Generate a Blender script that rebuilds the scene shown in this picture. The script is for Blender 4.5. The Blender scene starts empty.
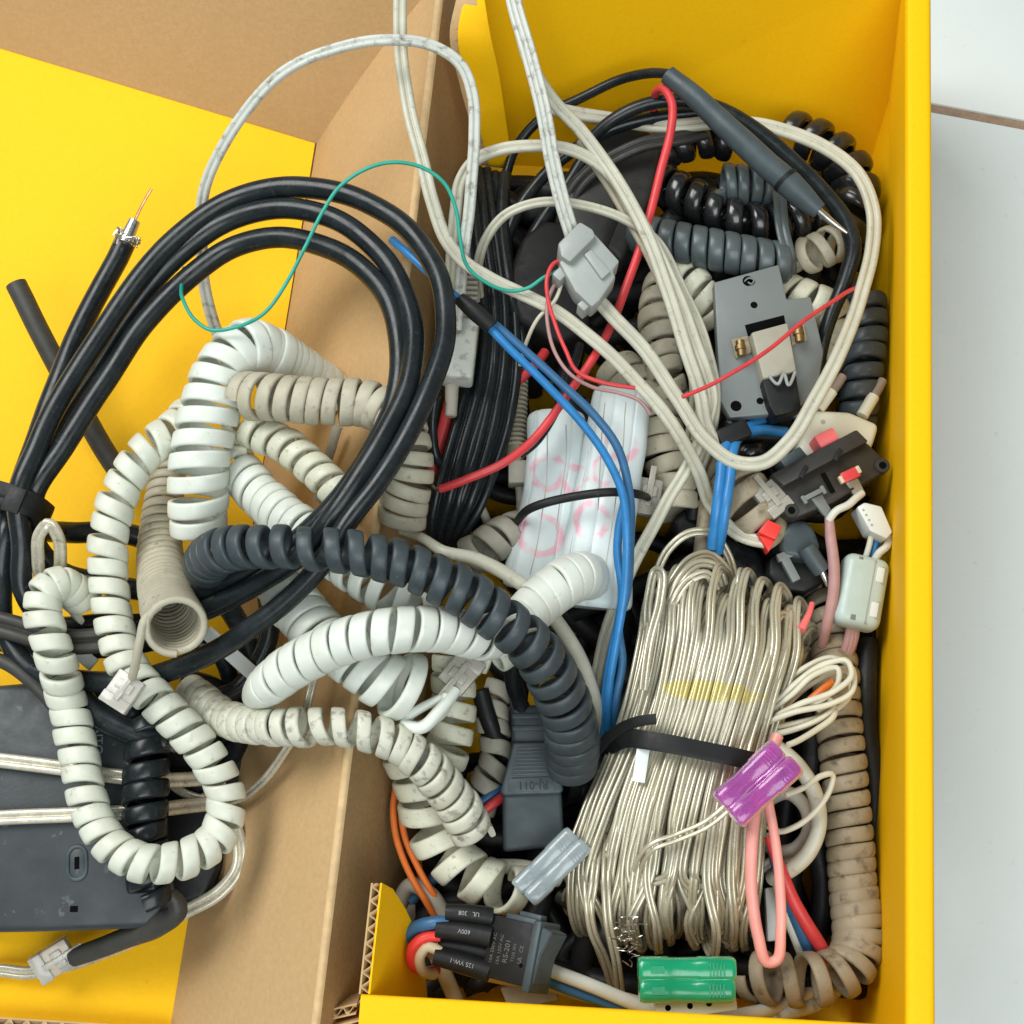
import bpy, bmesh, math, random
import numpy as np
from mathutils import Vector, Matrix
random.seed(7); np.random.seed(7)
C = bpy.context.scene.collection
S = 0.001                      # everything below is written in millimetres
# ------------------------------------------------------------------ camera
FPX = 1334.0
Xc = np.array((.9965, -.0839, -.0001)); Yc = np.array((.0810, .9630, -.2573)); Zc = np.array((.0217, .2564, .9663))
Yc /= np.linalg.norm(Yc); Zc -= Yc * Yc.dot(Zc); Zc /= np.linalg.norm(Zc); Xc = np.cross(Yc, Zc)
W2C = np.array([Xc, Yc, Zc]).T          # columns: world axes seen in camera space
C2W = W2C.T
FWD = C2W @ np.array((0, 0, -1.0))
CAM = np.array((0.0, 0.0, 95.0)) - 440.0 * FWD
cam_data = bpy.data.cameras.new('camera')
cam = bpy.data.objects.new('camera', cam_data); C.objects.link(cam)
M4 = Matrix([list(C2W[i]) + [CAM[i] * S] for i in range(3)] + [[0, 0, 0, 1]])
cam.matrix_world = M4
cam_data.sensor_width = 36.0; cam_data.lens = FPX / 1024 * 36.0
cam_data.clip_start = 0.01; cam_data.clip_end = 20
bpy.context.scene.camera = cam

def PD(px, py, z):
    d = C2W @ np.array(((px - 512) / FPX, -(py - 512) / FPX, -1.0))
    t = (z - CAM[2]) / d[2]
    return CAM + d * t, t / FPX            # world point (mm), mm per pixel there
def P(px, py, z): return PD(px, py, z)[0]

# ------------------------------------------------------------------ mesh builder
class MB:
    def __init__(s): s.V = []; s.F = []; s.n = 0; s.uv = []
    def add(s, V, F, uv=None):
        V = np.asarray(V, float); s.V.append(V)
        s.F += [tuple(i + s.n for i in f) for f in F]
        s.uv.append(np.zeros((len(V), 2)) if uv is None else np.asarray(uv, float))
        s.n += len(V); return s
    def build(s, name, m, parent=None, label=None, cat=None, group=None, kind=None, smooth=True, sharp=40):
        V = np.concatenate(s.V); uv = np.concatenate(s.uv)
        lo, hi = V.min(0), V.max(0)
        org = np.array(((lo[0] + hi[0]) / 2, (lo[1] + hi[1]) / 2, lo[2]))
        me = bpy.data.meshes.new(name)
        me.from_pydata(((V - org) * S).tolist(), [], s.F)
        ul = me.uv_layers.new(name='UVMap')
        li = np.zeros(len(me.loops), dtype=np.int32); me.loops.foreach_get('vertex_index', li)
        ul.data.foreach_set('uv', uv[li].astype(np.float32).ravel())
        me.polygons.foreach_set('use_smooth', [smooth] * len(me.polygons))
        if smooth and sharp: me.set_sharp_from_angle(angle=math.radians(sharp))
        me.materials.append(m); me.update()
        o = bpy.data.objects.new(name, me); C.objects.link(o)
        o['org'] = list(org)
        if parent is not None:
            o.parent = parent; po = np.array(parent['org'])
            o.location = (org - po) * S
        else: o.location = org * S
        if label: o['label'] = label
        if cat: o['category'] = cat
        if group: o['group'] = group
        if kind: o['kind'] = kind
        return o
def root(name, p, label, cat, group=None):
    o = bpy.data.objects.new(name, None); C.objects.link(o); o.empty_display_size = .01
    o.location = np.asarray(p) * S; o['org'] = list(map(float, p)); o['label'] = label; o['category'] = cat
    if group: o['group'] = group
    return o

# ------------------------------------------------------------------ curves
def ctrl(pts):
    """(px,py,z[,extra...]) or world arrays -> (n,3) world mm, mm-per-px at each"""
    W, K = [], []
    for p in pts:
        if isinstance(p, np.ndarray): W.append(p); K.append(np.linalg.norm(p - CAM) / FPX)
        else:
            w, k = PD(*p[:3]); W.append(w); K.append(k)
    return np.array(W), np.array(K)
def hermite(Q, step=1.0, closed=False):
    Q = np.asarray(Q, float); n = len(Q)
    if closed: Q = np.vstack([Q[-2:], Q, Q[:3]])
    d = np.linalg.norm(np.diff(Q[:, :3], axis=0), axis=1) ** .75 + 1e-6
    t = np.concatenate([[0], np.cumsum(d)])
    m = np.zeros_like(Q)
    if len(Q) == 2: m[:] = (Q[1] - Q[0]) / d[0]
    else:
        s = np.diff(Q, axis=0) / d[:, None]
        m[1:-1] = (s[:-1] * d[1:, None] + s[1:] * d[:-1, None]) / (d[1:] + d[:-1])[:, None]
        m[0] = 1.5 * s[0] - .5 * m[1]; m[-1] = 1.5 * s[-1] - .5 * m[-2]
    out = []
    rng = range(2, 2 + n) if closed else range(len(Q) - 1)
    for i in rng:
        h = d[i]; u = np.linspace(0, 1, 25)[:-1, None]
        out.append((2*u**3-3*u**2+1)*Q[i] + (u**3-2*u**2+u)*h*m[i] + (-2*u**3+3*u**2)*Q[i+1] + (u**3-u**2)*h*m[i+1])
    out = np.concatenate(out)
    out = np.vstack([out, out[:1]]) if closed else np.vstack([out, Q[-1:]])
    L = np.concatenate([[0], np.cumsum(np.linalg.norm(np.diff(out[:, :3], axis=0), axis=1))])
    N = max(4, int(L[-1] / step)); ss = np.linspace(0, L[-1], N + 1)
    R = np.stack([np.interp(ss, L, out[:, k]) for k in range(out.shape[1])], 1)
    return (R[:-1] if closed else R), ss[:len(R) - (1 if closed else 0)] if closed else ss
def tangents(Q, closed=False):
    if closed: T = np.roll(Q, -1, 0) - np.roll(Q, 1, 0)
    else: T = np.gradient(Q, axis=0)
    return T / (np.linalg.norm(T, axis=1)[:, None] + 1e-12)
def pt_frames(T):
    N = np.zeros_like(T); a = np.array((0, 0, 1.0))
    if abs(T[0].dot(a)) > .9: a = np.array((0, 1.0, 0))
    v = a - T[0] * T[0].dot(a); N[0] = v / np.linalg.norm(v)
    for i in range(1, len(T)):
        v = N[i-1] - T[i] * T[i].dot(N[i-1]); N[i] = v / np.linalg.norm(v)
    return N, np.cross(T, N)
def flat_frames(T, tw=None):
    Sd = np.cross(T, np.array((0, 0, 1.0))); l = np.linalg.norm(Sd, axis=1)
    for i in range(len(T)):
        if l[i] < .15: Sd[i] = Sd[i-1] if i else np.array((1.0, 0, 0))
    Sd /= np.linalg.norm(Sd, axis=1)[:, None]
    for i in range(1, len(T)):
        v = Sd[i] * .35 + Sd[i-1] * .65; v -= T[i] * T[i].dot(v); Sd[i] = v / np.linalg.norm(v)
    U = np.cross(Sd, T)
    if tw is not None:
        c, s = np.cos(tw)[:, None], np.sin(tw)[:, None]
        Sd, U = Sd * c + U * s, U * c - Sd * s
    return Sd, U
CIRC = lambda n: np.stack([np.cos(np.linspace(0, 2*np.pi, n, endpoint=False)), np.sin(np.linspace(0, 2*np.pi, n, endpoint=False))], 1)
def twin_prof(w, h, lobes=2, n=8):
    """outline of parallel wires moulded side by side; w total width, h thickness"""
    r = w / (2 * lobes); up = []
    for k in range(lobes):
        cx = -w/2 + r + 2*r*k
        a0, a1 = (math.pi, .1*math.pi) if k == 0 else ((.9*math.pi, 0) if k == lobes-1 else (.9*math.pi, .1*math.pi))
        for a in np.linspace(a0, a1, n): up.append((cx + r*math.cos(a), h/2*math.sin(a)))
    up = np.array(up); dn = up[::-1][1:-1] * np.array((1, -1))
    return np.vstack([up, dn])[::-1]
def rrect_prof(w, h, n=14, e=3.4):
    a = np.linspace(0, 2*np.pi, n, endpoint=False) + .15; c, s = np.cos(a), np.sin(a)
    return np.stack([w/2*np.sign(c)*np.abs(c)**(2/e), h/2*np.sign(s)*np.abs(s)**(2/e)], 1)
def skin(mb, Q, A, B, prof, scale=None, closed=False, caps=True, Ls=None):
    n, m = len(Q), len(prof)
    sc = np.ones(n) if scale is None else scale
    V = Q[:, None, :] + sc[:, None, None] * (prof[None, :, 0, None] * A[:, None, :] + prof[None, :, 1, None] * B[:, None, :])
    if Ls is None: Ls = np.concatenate([[0], np.cumsum(np.linalg.norm(np.diff(Q, axis=0), axis=1))])
    uv = np.stack([np.repeat(Ls, m), np.tile(np.linspace(0, 1, m), n)], 1)
    F = []
    for i in range(n if closed else n - 1):
        a, b = i*m, ((i+1) % n)*m
        F += [(a+j, a+(j+1) % m, b+(j+1) % m, b+j) for j in range(m)]
    if caps and not closed:
        F.append(tuple(range(m))[::-1]); F.append(tuple((n-1)*m + j for j in range(m)))
    return mb.add(V.reshape(-1, 3), F, uv)
def wobble(Q, L, a=.10):
    """hand-bent unevenness: slow random sideways wander of a wire"""
    rs = np.random.RandomState(int(abs(Q[0][0]*31 + Q[0][1]*17 + Q[-1][0]*7)*10) % 99991); o = np.zeros_like(Q)
    for wl in (27, 48, 80): o += a*wl/27*np.stack([np.sin(2*np.pi*L/wl + rs.uniform(0, 6.3)) for _ in range(3)], 1)*rs.uniform(.3, 1, 3)
    return o * np.minimum(1, np.minimum(L, L[-1]-L)/8)[:, None]
def tube_into(mb, pts, r, n=12, step=1.2, closed=False):
    """round wire; r in px (number or per control point)"""
    W, K = ctrl(pts); rr = np.broadcast_to(np.asarray(r, float), (len(W),)) * K
    R, L = hermite(np.column_stack([W, rr]), step, closed)
    if not closed and L[-1] > 25: R[:, :3] += wobble(R[:, :3], L)
    Q = R[:, :3]; T = tangents(Q, closed); A, B = pt_frames(T)
    return skin(mb, Q, A, B, CIRC(n), R[:, 3], closed, True, L)
def cable(name, pts, r, m, parent=None, n=12, step=1.2, **kw):
    return tube_into(MB(), pts, r, n, step).build(name, m, parent, sharp=60, **kw)
def flat_into(mb, pts, w, h, lobes=2, step=1.0):
    """moulded flat cable; pts may carry a 4th value: twist in degrees; w,h in px"""
    W, K = ctrl(pts); tw = np.array([p[3] if (not isinstance(p, np.ndarray) and len(p) > 3) else 0. for p in pts])
    R, L = hermite(np.column_stack([W, K, np.radians(tw)]), step)
    Q = R[:, :3] + wobble(R[:, :3], L)
    T = tangents(Q); A, B = flat_frames(T, R[:, 4])
    return skin(mb, Q, A, B, twin_prof(w, h, lobes), R[:, 3], False, True, L)
def flat(name, pts, w, h, m, parent=None, lobes=2, **kw):
    return flat_into(MB(), pts, w, h, lobes).build(name, m, parent, sharp=70, **kw)
COILEND = {}
def coil(name, pts, r, pitch, w, h, m, parent=None, hand=1, phase=0., e=3.4, seg=26, jit=.06, **kw):
    """helix of a flat-oval cord along a path. control point: (px,py,z[,r[,pitch]]), all px"""
    W, K = ctrl(pts)
    rr = np.array([p[3] if (not isinstance(p, np.ndarray) and len(p) > 3 and p[3]) else r for p in pts]) * K
    pp = np.array([p[4] if (not isinstance(p, np.ndarray) and len(p) > 4) else pitch for p in pts]) * K
    R, L = hermite(np.column_stack([W, rr, pp, K]), .6)
    T = tangents(R[:, :3]); N, B = pt_frames(T)
    turns = np.concatenate([[0], np.cumsum(np.diff(L) / ((R[1:, 4] + R[:-1, 4]) / 2))])
    total = turns[-1]; tt = np.linspace(0, total, int(total * seg) + 2)
    s = np.interp(tt, turns, L)
    I = lambda a: np.stack([np.interp(s, L, a[:, k]) for k in range(a.shape[1])], 1)
    c, Nn, Bb, Tt = I(R[:, :3]), I(N), I(B), I(T)
    rad, kk = np.interp(s, L, R[:, 3]), np.interp(s, L, R[:, 5])
    rs = np.random.RandomState(int(abs(W[0][0]*7 + W[0][1]*13)) % 99991)
    kn = np.arange(0, total + 3, .5)
    jr = np.interp(tt, kn, rs.normal(0, jit, len(kn))); js = np.interp(tt, kn, rs.normal(0, jit, len(kn)))
    th = hand * 2*np.pi*tt + phase
    er = np.cos(th)[:, None]*Nn + np.sin(th)[:, None]*Bb
    hr = h * kk
    Q = c + er * (rad*(1+.5*jr) - hr/2)[:, None] + Tt * (js * np.interp(s, L, R[:, 4]))[:, None]
    WT = tangents(Q); ew = np.cross(WT, er); ew /= np.linalg.norm(ew, axis=1)[:, None]
    er2 = np.cross(ew, WT)
    mb = skin(MB(), Q, ew, er2, rrect_prof(w, h, 14, e), kk)
    o = mb.build(name, m, parent, sharp=75, **kw)
    COILEND[o.name] = (Q[0], Q[-1], WT[0], WT[-1])
    return o
# ------------------------------------------------------------------ local frames for hard parts
class Fr:
    """local frame at a pixel: x along image angle ang (clockwise), z up, units = px at that depth"""
    def __init__(s, px, py, z, ang=0, rx=0, ry=0):
        s.o, s.k = PD(px, py, z); a = math.radians(ang)
        ex = P(px + math.cos(a), py + math.sin(a), z) - s.o; ex /= np.linalg.norm(ex)
        ez = np.array((0, 0, 1.0)); ey = np.cross(ez, ex)
        if rx: c, q = math.cos(math.radians(rx)), math.sin(math.radians(rx)); ey, ez = ey*c + ez*q, ez*c - ey*q
        if ry: c, q = math.cos(math.radians(ry)), math.sin(math.radians(ry)); ex, ez = ex*c + ez*q, ez*c - ex*q
        s.ex, s.ey, s.ez = ex, ey, ez
    def w(s, L):
        L = np.asarray(L, float).reshape(-1, 3) * s.k
        return s.o + L[:, :1]*s.ex + L[:, 1:2]*s.ey + L[:, 2:3]*s.ez
    def p(s, x, y, z=0): return s.w((x, y, z))[0]
def bm_to(mb, bm, fr):
    bm.verts.index_update()
    mb.add(fr.w([v.co[:] for v in bm.verts]), [tuple(v.index for v in f.verts) for f in bm.faces]); bm.free(); return mb
def rbox(mb, fr, c, s, bev=1.5, seg=2, taper=None):
    bm = bmesh.new(); bmesh.ops.create_cube(bm, size=1)
    for v in bm.verts:
        v.co = Vector((v.co.x*s[0], v.co.y*s[1], v.co.z*s[2]))
        if taper:                       # taper[0]: y scale at +x end, taper[1]: z scale at +x end
            if v.co.x > 0: v.co.y *= taper[0]; v.co.z *= taper[1]
    if bev: bmesh.ops.bevel(bm, geom=bm.edges[:], offset=min(bev, min(s)*.45), segments=seg, affect='EDGES', profile=.5)
    for v in bm.verts: v.co += Vector(c)
    return bm_to(mb, bm, fr)
def cyl(mb, fr, p0, p1, r0, r1=None, n=20, bev=.0):
    r1 = r0 if r1 is None else r1
    a, b = fr.w([p0, p1]); d = b - a; l = np.linalg.norm(d); T = d / l
    v = np.array((0, 0, 1.0)) if abs(T[2]) < .9 else np.array((0, 1.0, 0)); A = v - T*T.dot(v); A /= np.linalg.norm(A); B = np.cross(T, A)
    k = fr.k; bv = bev * k
    if bev: st = [(0, r0*k-bv), (bv, r0*k), (l-bv, r1*k), (l, r1*k-bv)]
    else: st = [(0, r0*k), (l, r1*k)]
    Q = np.array([a + T*q[0] for q in st])
    return skin(mb, Q, np.tile(A, (len(st), 1)), np.tile(B, (len(st), 1)), CIRC(n), np.array([q[1] for q in st]))
def prism(mb, poly, z1, z0, bev=1.0, seg=2, ztop=None):
    """polygon traced in pixels at height z1 (or per-vertex ztop), extruded straight down to z0; bev in mm"""
    W = np.array([P(x, y, z1 if ztop is None else ztop[i]) for i, (x, y) in enumerate(poly)])
    a = sum(W[i][0]*W[(i+1) % len(W)][1] - W[(i+1) % len(W)][0]*W[i][1] for i in range(len(W)))
    if a < 0: W = W[::-1]
    bm = bmesh.new(); n = len(W)
    lo = [bm.verts.new((w[0], w[1], z0)) for w in W]; hi = [bm.verts.new(w) for w in W]
    bm.faces.new(lo[::-1]); top = bm.faces.new(hi)
    for i in range(n): bm.faces.new((lo[i], lo[(i+1) % n], hi[(i+1) % n], hi[i]))
    bm.normal_update()
    if bev: bmesh.ops.bevel(bm, geom=bm.edges[:], offset=bev, segments=seg, affect='EDGES', profile=.5, clamp_overlap=True)
    bm.verts.index_update()
    mb.add([v.co[:] for v in bm.verts], [tuple(v.index for v in f.verts) for f in bm.faces]); bm.free(); return mb
def slab(mb, W, off, bev=0):
    """world polygon W extruded by vector off"""
    W = [np.asarray(w, float) for w in W]; n = len(W); off = np.asarray(off, float)
    V = W + [w + off for w in W]
    nrm = np.cross(W[1]-W[0], W[2]-W[0]); fl = nrm.dot(off) > 0
    a = tuple(range(n)); b = tuple(range(n, 2*n))
    F = [a[::-1], b] if fl else [a, b[::-1]]
    for i in range(n):
        j = (i+1) % n; q = (i, j, n+j, n+i); F.append(q if fl else q[::-1])
    if not bev: return mb.add(V, F)
    bm = bmesh.new(); vs = [bm.verts.new(v) for v in V]
    for f in F: bm.faces.new([vs[i] for i in f])
    bmesh.ops.bevel(bm, geom=bm.edges[:], offset=bev, segments=3, affect='EDGES', profile=.5)
    bm.verts.index_update(); mb.add([v.co[:] for v in bm.verts], [tuple(v.index for v in f.verts) for f in bm.faces]); bm.free(); return mb
def text_into(mb, fr, s, size, x, y, z, ang=0, ext=.15, flip=False):
    cu = bpy.data.curves.new('t', 'FONT'); cu.body = s; cu.size = size; cu.align_x = 'CENTER'; cu.align_y = 'CENTER'; cu.extrude = ext; cu.resolution_u = 3
    o = bpy.data.objects.new('t', cu); me = bpy.data.meshes.new_from_object(o)
    a = math.radians(ang); V = np.array([v.co[:] for v in me.vertices]).reshape(-1, 3)
    X = V[:, 0]*math.cos(a) - V[:, 1]*math.sin(a) + x; Y = V[:, 0]*math.sin(a) + V[:, 1]*math.cos(a) + y
    mb.add(fr.w(np.stack([X, Y, V[:, 2] + z], 1)), [tuple(p.vertices) for p in me.polygons])
    bpy.data.objects.remove(o); bpy.data.meshes.remove(me); bpy.data.curves.remove(cu); return mb

# ------------------------------------------------------------------ materials
def lin(c): return tuple(((v/255)/12.92 if v/255 <= .04045 else ((v/255+.055)/1.055)**2.4) for v in c)
def mat(name, col, rough=.45, var=.12, vscale=120, dirt=0., dcol=(.05, .04, .03), dscale=900, metal=0., trans=0., bump=.0, bscale=900,
        coat=0., grime=0., gcol=(.25, .2, .13), gscale=90, ior=1.46, spec=.5, sss=0.):
    m = bpy.data.materials.new(name); m.use_nodes = True; nt = m.node_tree; N = nt.nodes; Lk = nt.links
    b = N['Principled BSDF']; tc = N.new('ShaderNodeTexCoord')
    def noise(scale, det=3, rough_=.6):
        n = N.new('ShaderNodeTexNoise'); n.inputs['Scale'].default_value = scale; n.inputs['Detail'].default_value = det
        n.inputs['Roughness'].default_value = rough_; Lk.new(tc.outputs['Object'], n.inputs['Vector']); return n.outputs['Fac']
    def mix(f, a, bb):
        x = N.new('ShaderNodeMix'); x.data_type = 'RGBA'
        for sock, v in ((x.inputs[0], f), (x.inputs[6], a), (x.inputs[7], bb)):
            if hasattr(v, 'links'): Lk.new(v, sock)
            elif isinstance(v, (int, float)): sock.default_value = v
            else: sock.default_value = (*v, 1)
        return x.outputs[2]
    def ramp(f, a, bb, lo=0., hi=1.):
        r = N.new('ShaderNodeMapRange'); r.inputs[1].default_value = a; r.inputs[2].default_value = bb; r.inputs[3].default_value = lo; r.inputs[4].default_value = hi
        Lk.new(f, r.inputs[0]); return r.outputs[0]
    c = mix(ramp(noise(vscale), .3, .7), tuple(v*(1-var) for v in col), tuple(min(1, v*(1+var)) for v in col))
    if grime: c = mix(ramp(noise(gscale, 4), .45, .75, 0, grime), c, gcol)
    if dirt: c = mix(ramp(noise(dscale*.55, 5, .62), .69 - .11*dirt, .86 - .09*dirt, 0, .85), c, dcol)
    Lk.new(c, b.inputs['Base Color'])
    Lk.new(ramp(noise(vscale*3, 3), .3, .7, max(.02, rough-.08), rough+.1), b.inputs['Roughness'])
    b.inputs['Metallic'].default_value = metal; b.inputs['IOR'].default_value = ior
    b.inputs['Specular IOR Level'].default_value = spec
    b.inputs['Transmission Weight'].default_value = trans
    b.inputs['Coat Weight'].default_value = coat; b.inputs['Coat Roughness'].default_value = .2
    if sss: b.inputs['Subsurface Weight'].default_value = sss; b.inputs['Subsurface Radius'].default_value = (.002, .0018, .0015)
    if bump:
        bn = N.new('ShaderNodeBump'); bn.inputs['Strength'].default_value = bump; bn.inputs['Distance'].default_value = .0004
        Lk.new(noise(bscale, 4), bn.inputs['Height']); Lk.new(bn.outputs[0], b.inputs['Normal'])
    m['b'] = 1
    return m
M = {}
M['yellow'] = mat('yellow_print', (.93, .515, .002), .58, .03, 700, bump=.12, bscale=1500, spec=.22, dirt=.05, dcol=(.6, .33, .01), dscale=260)
M['kraft'] = mat('kraft_card', (.53, .345, .165), .72, .06, 500, dirt=.05, dcol=(.3, .18, .07), dscale=900, bump=.35, bscale=1400, grime=.18, gcol=(.44, .27, .11), gscale=45)
M['kraft_light'] = mat('kraft_worn_lit_fold', (.60, .42, .22), .85, .14, 200, bump=.3, bscale=1500)  # paler for wear, with the light caught by the ridge painted in
M['kraft_edge'] = mat('kraft_cut_edge', (.55, .39, .20), .85, .15, 300, bump=.2)
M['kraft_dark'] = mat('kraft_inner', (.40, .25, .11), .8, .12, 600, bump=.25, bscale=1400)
M['tile'] = mat('glazed_tile', (.64, .675, .66), .26, .02, 8, spec=.35, dirt=.35, dcol=(.4, .4, .38), dscale=420, grime=.12, gcol=(.5, .52, .5), gscale=26)
M['grout'] = mat('tile_grout', (.26, .18, .125), .9, .2, 300, bump=.5)
M['white_cord'] = mat('white_cord', (.63, .65, .55), .4, .05, 160, dirt=.8, dcol=(.28, .24, .16), dscale=520, grime=.28, gcol=(.42, .38, .27))
M['bright_cord'] = mat('bright_white_cord', (.68, .72, .65), .36, .04, 160, dirt=.55, dcol=(.34, .3, .22), dscale=500, grime=.25, gcol=(.5, .46, .35))
M['ivory_cord'] = mat('ivory_cord', (.60, .60, .47), .42, .05, 150, dirt=1.0, dcol=(.16, .12, .07), dscale=800, grime=.22, gcol=(.4, .34, .22))
M['dirty_cord'] = mat('dirty_grey_cord', (.58, .58, .48), .5, .08, 150, dirt=1.35, dcol=(.09, .075, .05), dscale=520, grime=.35, gcol=(.3, .26, .17))
M['tan_cord'] = mat('tan_cord', (.44, .41, .31), .5, .08, 150, dirt=1.0, dcol=(.13, .1, .06), dscale=600, grime=.35, gcol=(.36, .3, .2))
M['brown_cord'] = mat('brown_stained_cord', (.31, .265, .185), .55, .1, 140, dirt=1.45, dcol=(.09, .065, .04), dscale=420, grime=.5, gcol=(.25, .18, .105))
M['dim_cord'] = mat('dusty_grey_cord', (.40, .38, .31), .6, .1, 150, dirt=.6, dcol=(.08, .065, .05), dscale=600, grime=.3, gcol=(.2, .17, .12))
M['slate_cord'] = mat('slate_cord', (.040, .053, .060), .42, .2, 150, dirt=.55, dcol=(.15, .155, .145), dscale=800, grime=.4, gcol=(.075, .088, .092), spec=.45)
M['slate_tight'] = mat('slate_ribbed_cord', (.07, .09, .095), .34, .12, 150, dirt=.12, dcol=(.12, .09, .06), dscale=600, spec=.6)
M['black_cord'] = mat('glossy_black_cord', (.012, .013, .014), .22, .2, 150, spec=.7, coat=.3)
M['black_rubber'] = mat('black_rubber', (.010, .014, .016), .27, .3, 90, dirt=.5, dcol=(.08, .08, .075), dscale=800, grime=.3, gcol=(.028, .032, .033), spec=.42)
M['black_dull'] = mat('dull_black', (.012, .0125, .013), .5, .25, 120, dirt=.35, dcol=(.07, .065, .06), dscale=700, spec=.32)
M['black_plastic'] = mat('scuffed_black_plastic', (.030, .037, .041), .46, .2, 45, dirt=.6, dcol=(.24, .27, .27), dscale=260, grime=.4, gcol=(.062, .078, .083), gscale=60, bump=.15, bscale=700)
M['grey_rubber'] = mat('dark_grey_cable', (.045, .043, .037), .5, .2, 120, dirt=.3, dcol=(.12, .11, .09), dscale=700)
M['connector'] = mat('black_connector', (.050, .068, .076), .45, .15, 90, dirt=.15, dcol=(.15, .16, .16), grime=.3, gcol=(.085, .105, .11))
M['brown_black'] = mat('dusty_black_bakelite', (.030, .029, .027), .45, .2, 120, dirt=.25, dcol=(.13, .115, .095), dscale=700)
M['flat'] = mat('pale_flat_cable', (.51, .50, .405), .38, .08, 120, dirt=.9, dcol=(.22, .19, .13), dscale=620, grime=.25, gcol=(.44, .4, .28), gscale=70)
M['flat_white'] = mat('scuffed_white_flat_cable', (.56, .58, .53), .38, .06, 120, dirt=1.5, dcol=(.14, .12, .09), dscale=520, grime=.2, gcol=(.42, .38, .3), gscale=80)
M['silver'] = mat('clear_tinned_cable', (.62, .58, .46), .28, .16, 200, dirt=.9, dcol=(.14, .12, .09), dscale=700, metal=.3, coat=.5, grime=.4, gcol=(.3, .26, .18), gscale=110)
M['hank'] = mat('clear_speaker_wire', (.53, .50, .385), .27, .12, 60, metal=.42, coat=.5, grime=.35, gcol=(.38, .30, .15), gscale=45, spec=.7)
M['thin_white'] = mat('ivory_thin_wire', (.62, .59, .46), .4, .07, 150, dirt=.15, dcol=(.3, .25, .15))
M['clear'] = mat('clear_plug', (.88, .86, .80), .12, .04, 200, trans=.6, grime=.5, gcol=(.62, .54, .42), gscale=140)
M['clear_dirty'] = mat('clouded_clear_plug', (.66, .63, .55), .22, .05, 120, trans=.5, grime=.35, gcol=(.45, .4, .3), gscale=90)
M['gold'] = mat('brass', (.30, .21, .10), .5, .15, 300, metal=1., )
M['steel'] = mat('tinned_metal', (.62, .61, .58), .28, .15, 300, metal=1.)
M['copper'] = mat('copper', (.55, .30, .18), .35, .2, 300, metal=.8)
M['red'] = mat('red_wire', (.62, .05, .055), .38, .12, 150, dirt=.15, dcol=(.3, .12, .1), spec=.5)
M['red_bright'] = mat('bright_red_plastic', (.80, .045, .035), .4, .05, 150)
M['salmon'] = mat('salmon_tape', (.86, .17, .17), .5, .05, 150)
M['pink'] = mat('pink_wire', (.80, .33, .28), .38, .1, 60, dirt=.12, dcol=(.4, .2, .15))
M['mauve'] = mat('faded_pink_wire', (.42, .235, .225), .5, .1, 150, dirt=.2, dcol=(.25, .15, .13))
M['blue'] = mat('blue_wire', (.025, .19, .46), .33, .15, 120, dirt=.2, dcol=(.02, .06, .15), dscale=700, spec=.55)
M['blue_dark'] = mat('faded_blue_wire', (.035, .13, .27), .42, .15, 120, dirt=.2, dcol=(.03, .06, .11))
M['orange'] = mat('orange_wire', (.82, .20, .035), .35, .07, 150)
M['green'] = mat('green_wire', (.02, .34, .25), .4, .1, 150)
M['cream_wire'] = mat('cream_wire', (.60, .50, .34), .42, .08, 120, dirt=.2, dcol=(.3, .22, .12))
M['white_wire'] = mat('white_wire', (.62, .62, .55), .4, .06, 150, dirt=.15, dcol=(.3, .27, .2))
M['purple'] = mat('purple_sleeve', (.66, .16, .62), .18, .06, 150, trans=.7, coat=.5)
M['green_sleeve'] = mat('green_sleeve', (.002, .36, .16), .2, .06, 150, trans=.25, coat=.6)
M['grey_sleeve'] = mat('grey_sleeve', (.36, .42, .44), .2, .08, 150, trans=.3, coat=.5)
M['grey_plastic'] = mat('grey_plastic', (.33, .355, .335), .45, .05, 120, dirt=.12, dcol=(.2, .2, .18), grime=.15, gcol=(.28, .3, .27))
M['plate'] = mat('worn_grey_plate', (.175, .195, .19), .42, .12, 40, dirt=.15, dcol=(.1, .1, .09), grime=.35, gcol=(.13, .15, .15), gscale=40, spec=.5)
M['putty'] = mat('putty_plastic', (.36, .34, .27), .5, .06, 120, dirt=.2, dcol=(.2, .17, .12))
M['cream_plug'] = mat('cream_plug', (.66, .66, .55), .42, .05, 120, dirt=.2, dcol=(.25, .2, .13), grime=.2, gcol=(.45, .4, .3))
M['brown_pin'] = mat('browned_pin', (.25, .2, .165), .5, .1, 200)
M['ferrite'] = mat('pale_grey_green_plastic', (.46, .56, .53), .35, .05, 100, grime=.25, gcol=(.52, .47, .33), gscale=30, sss=.1)
M['white_plastic'] = mat('white_plastic', (.70, .75, .73), .35, .04, 150, grime=.1, gcol=(.6, .55, .42))
M['hole_shade'] = mat('painted_hole_shade', (.004, .004, .004), .9, .1, 100, spec=.05)  # near-black: shade inside holes and slots, painted onto solid pieces
M['print_white'] = mat('white_print', (.30, .31, .30), .6, .2, 800)
M['print_dim'] = mat('worn_white_print', (.11, .113, .11), .6, .3, 900)
M['emboss'] = mat('raised_plastic_letter', (.26, .31, .32), .45, .2, 300)
M['deboss'] = mat('sunken_letter', (.02, .026, .03), .6, .1, 300)
M['dust_board'] = mat('pale_fibre_board', (.45, .42, .36), .7, .15, 200, dirt=.3)

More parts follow.
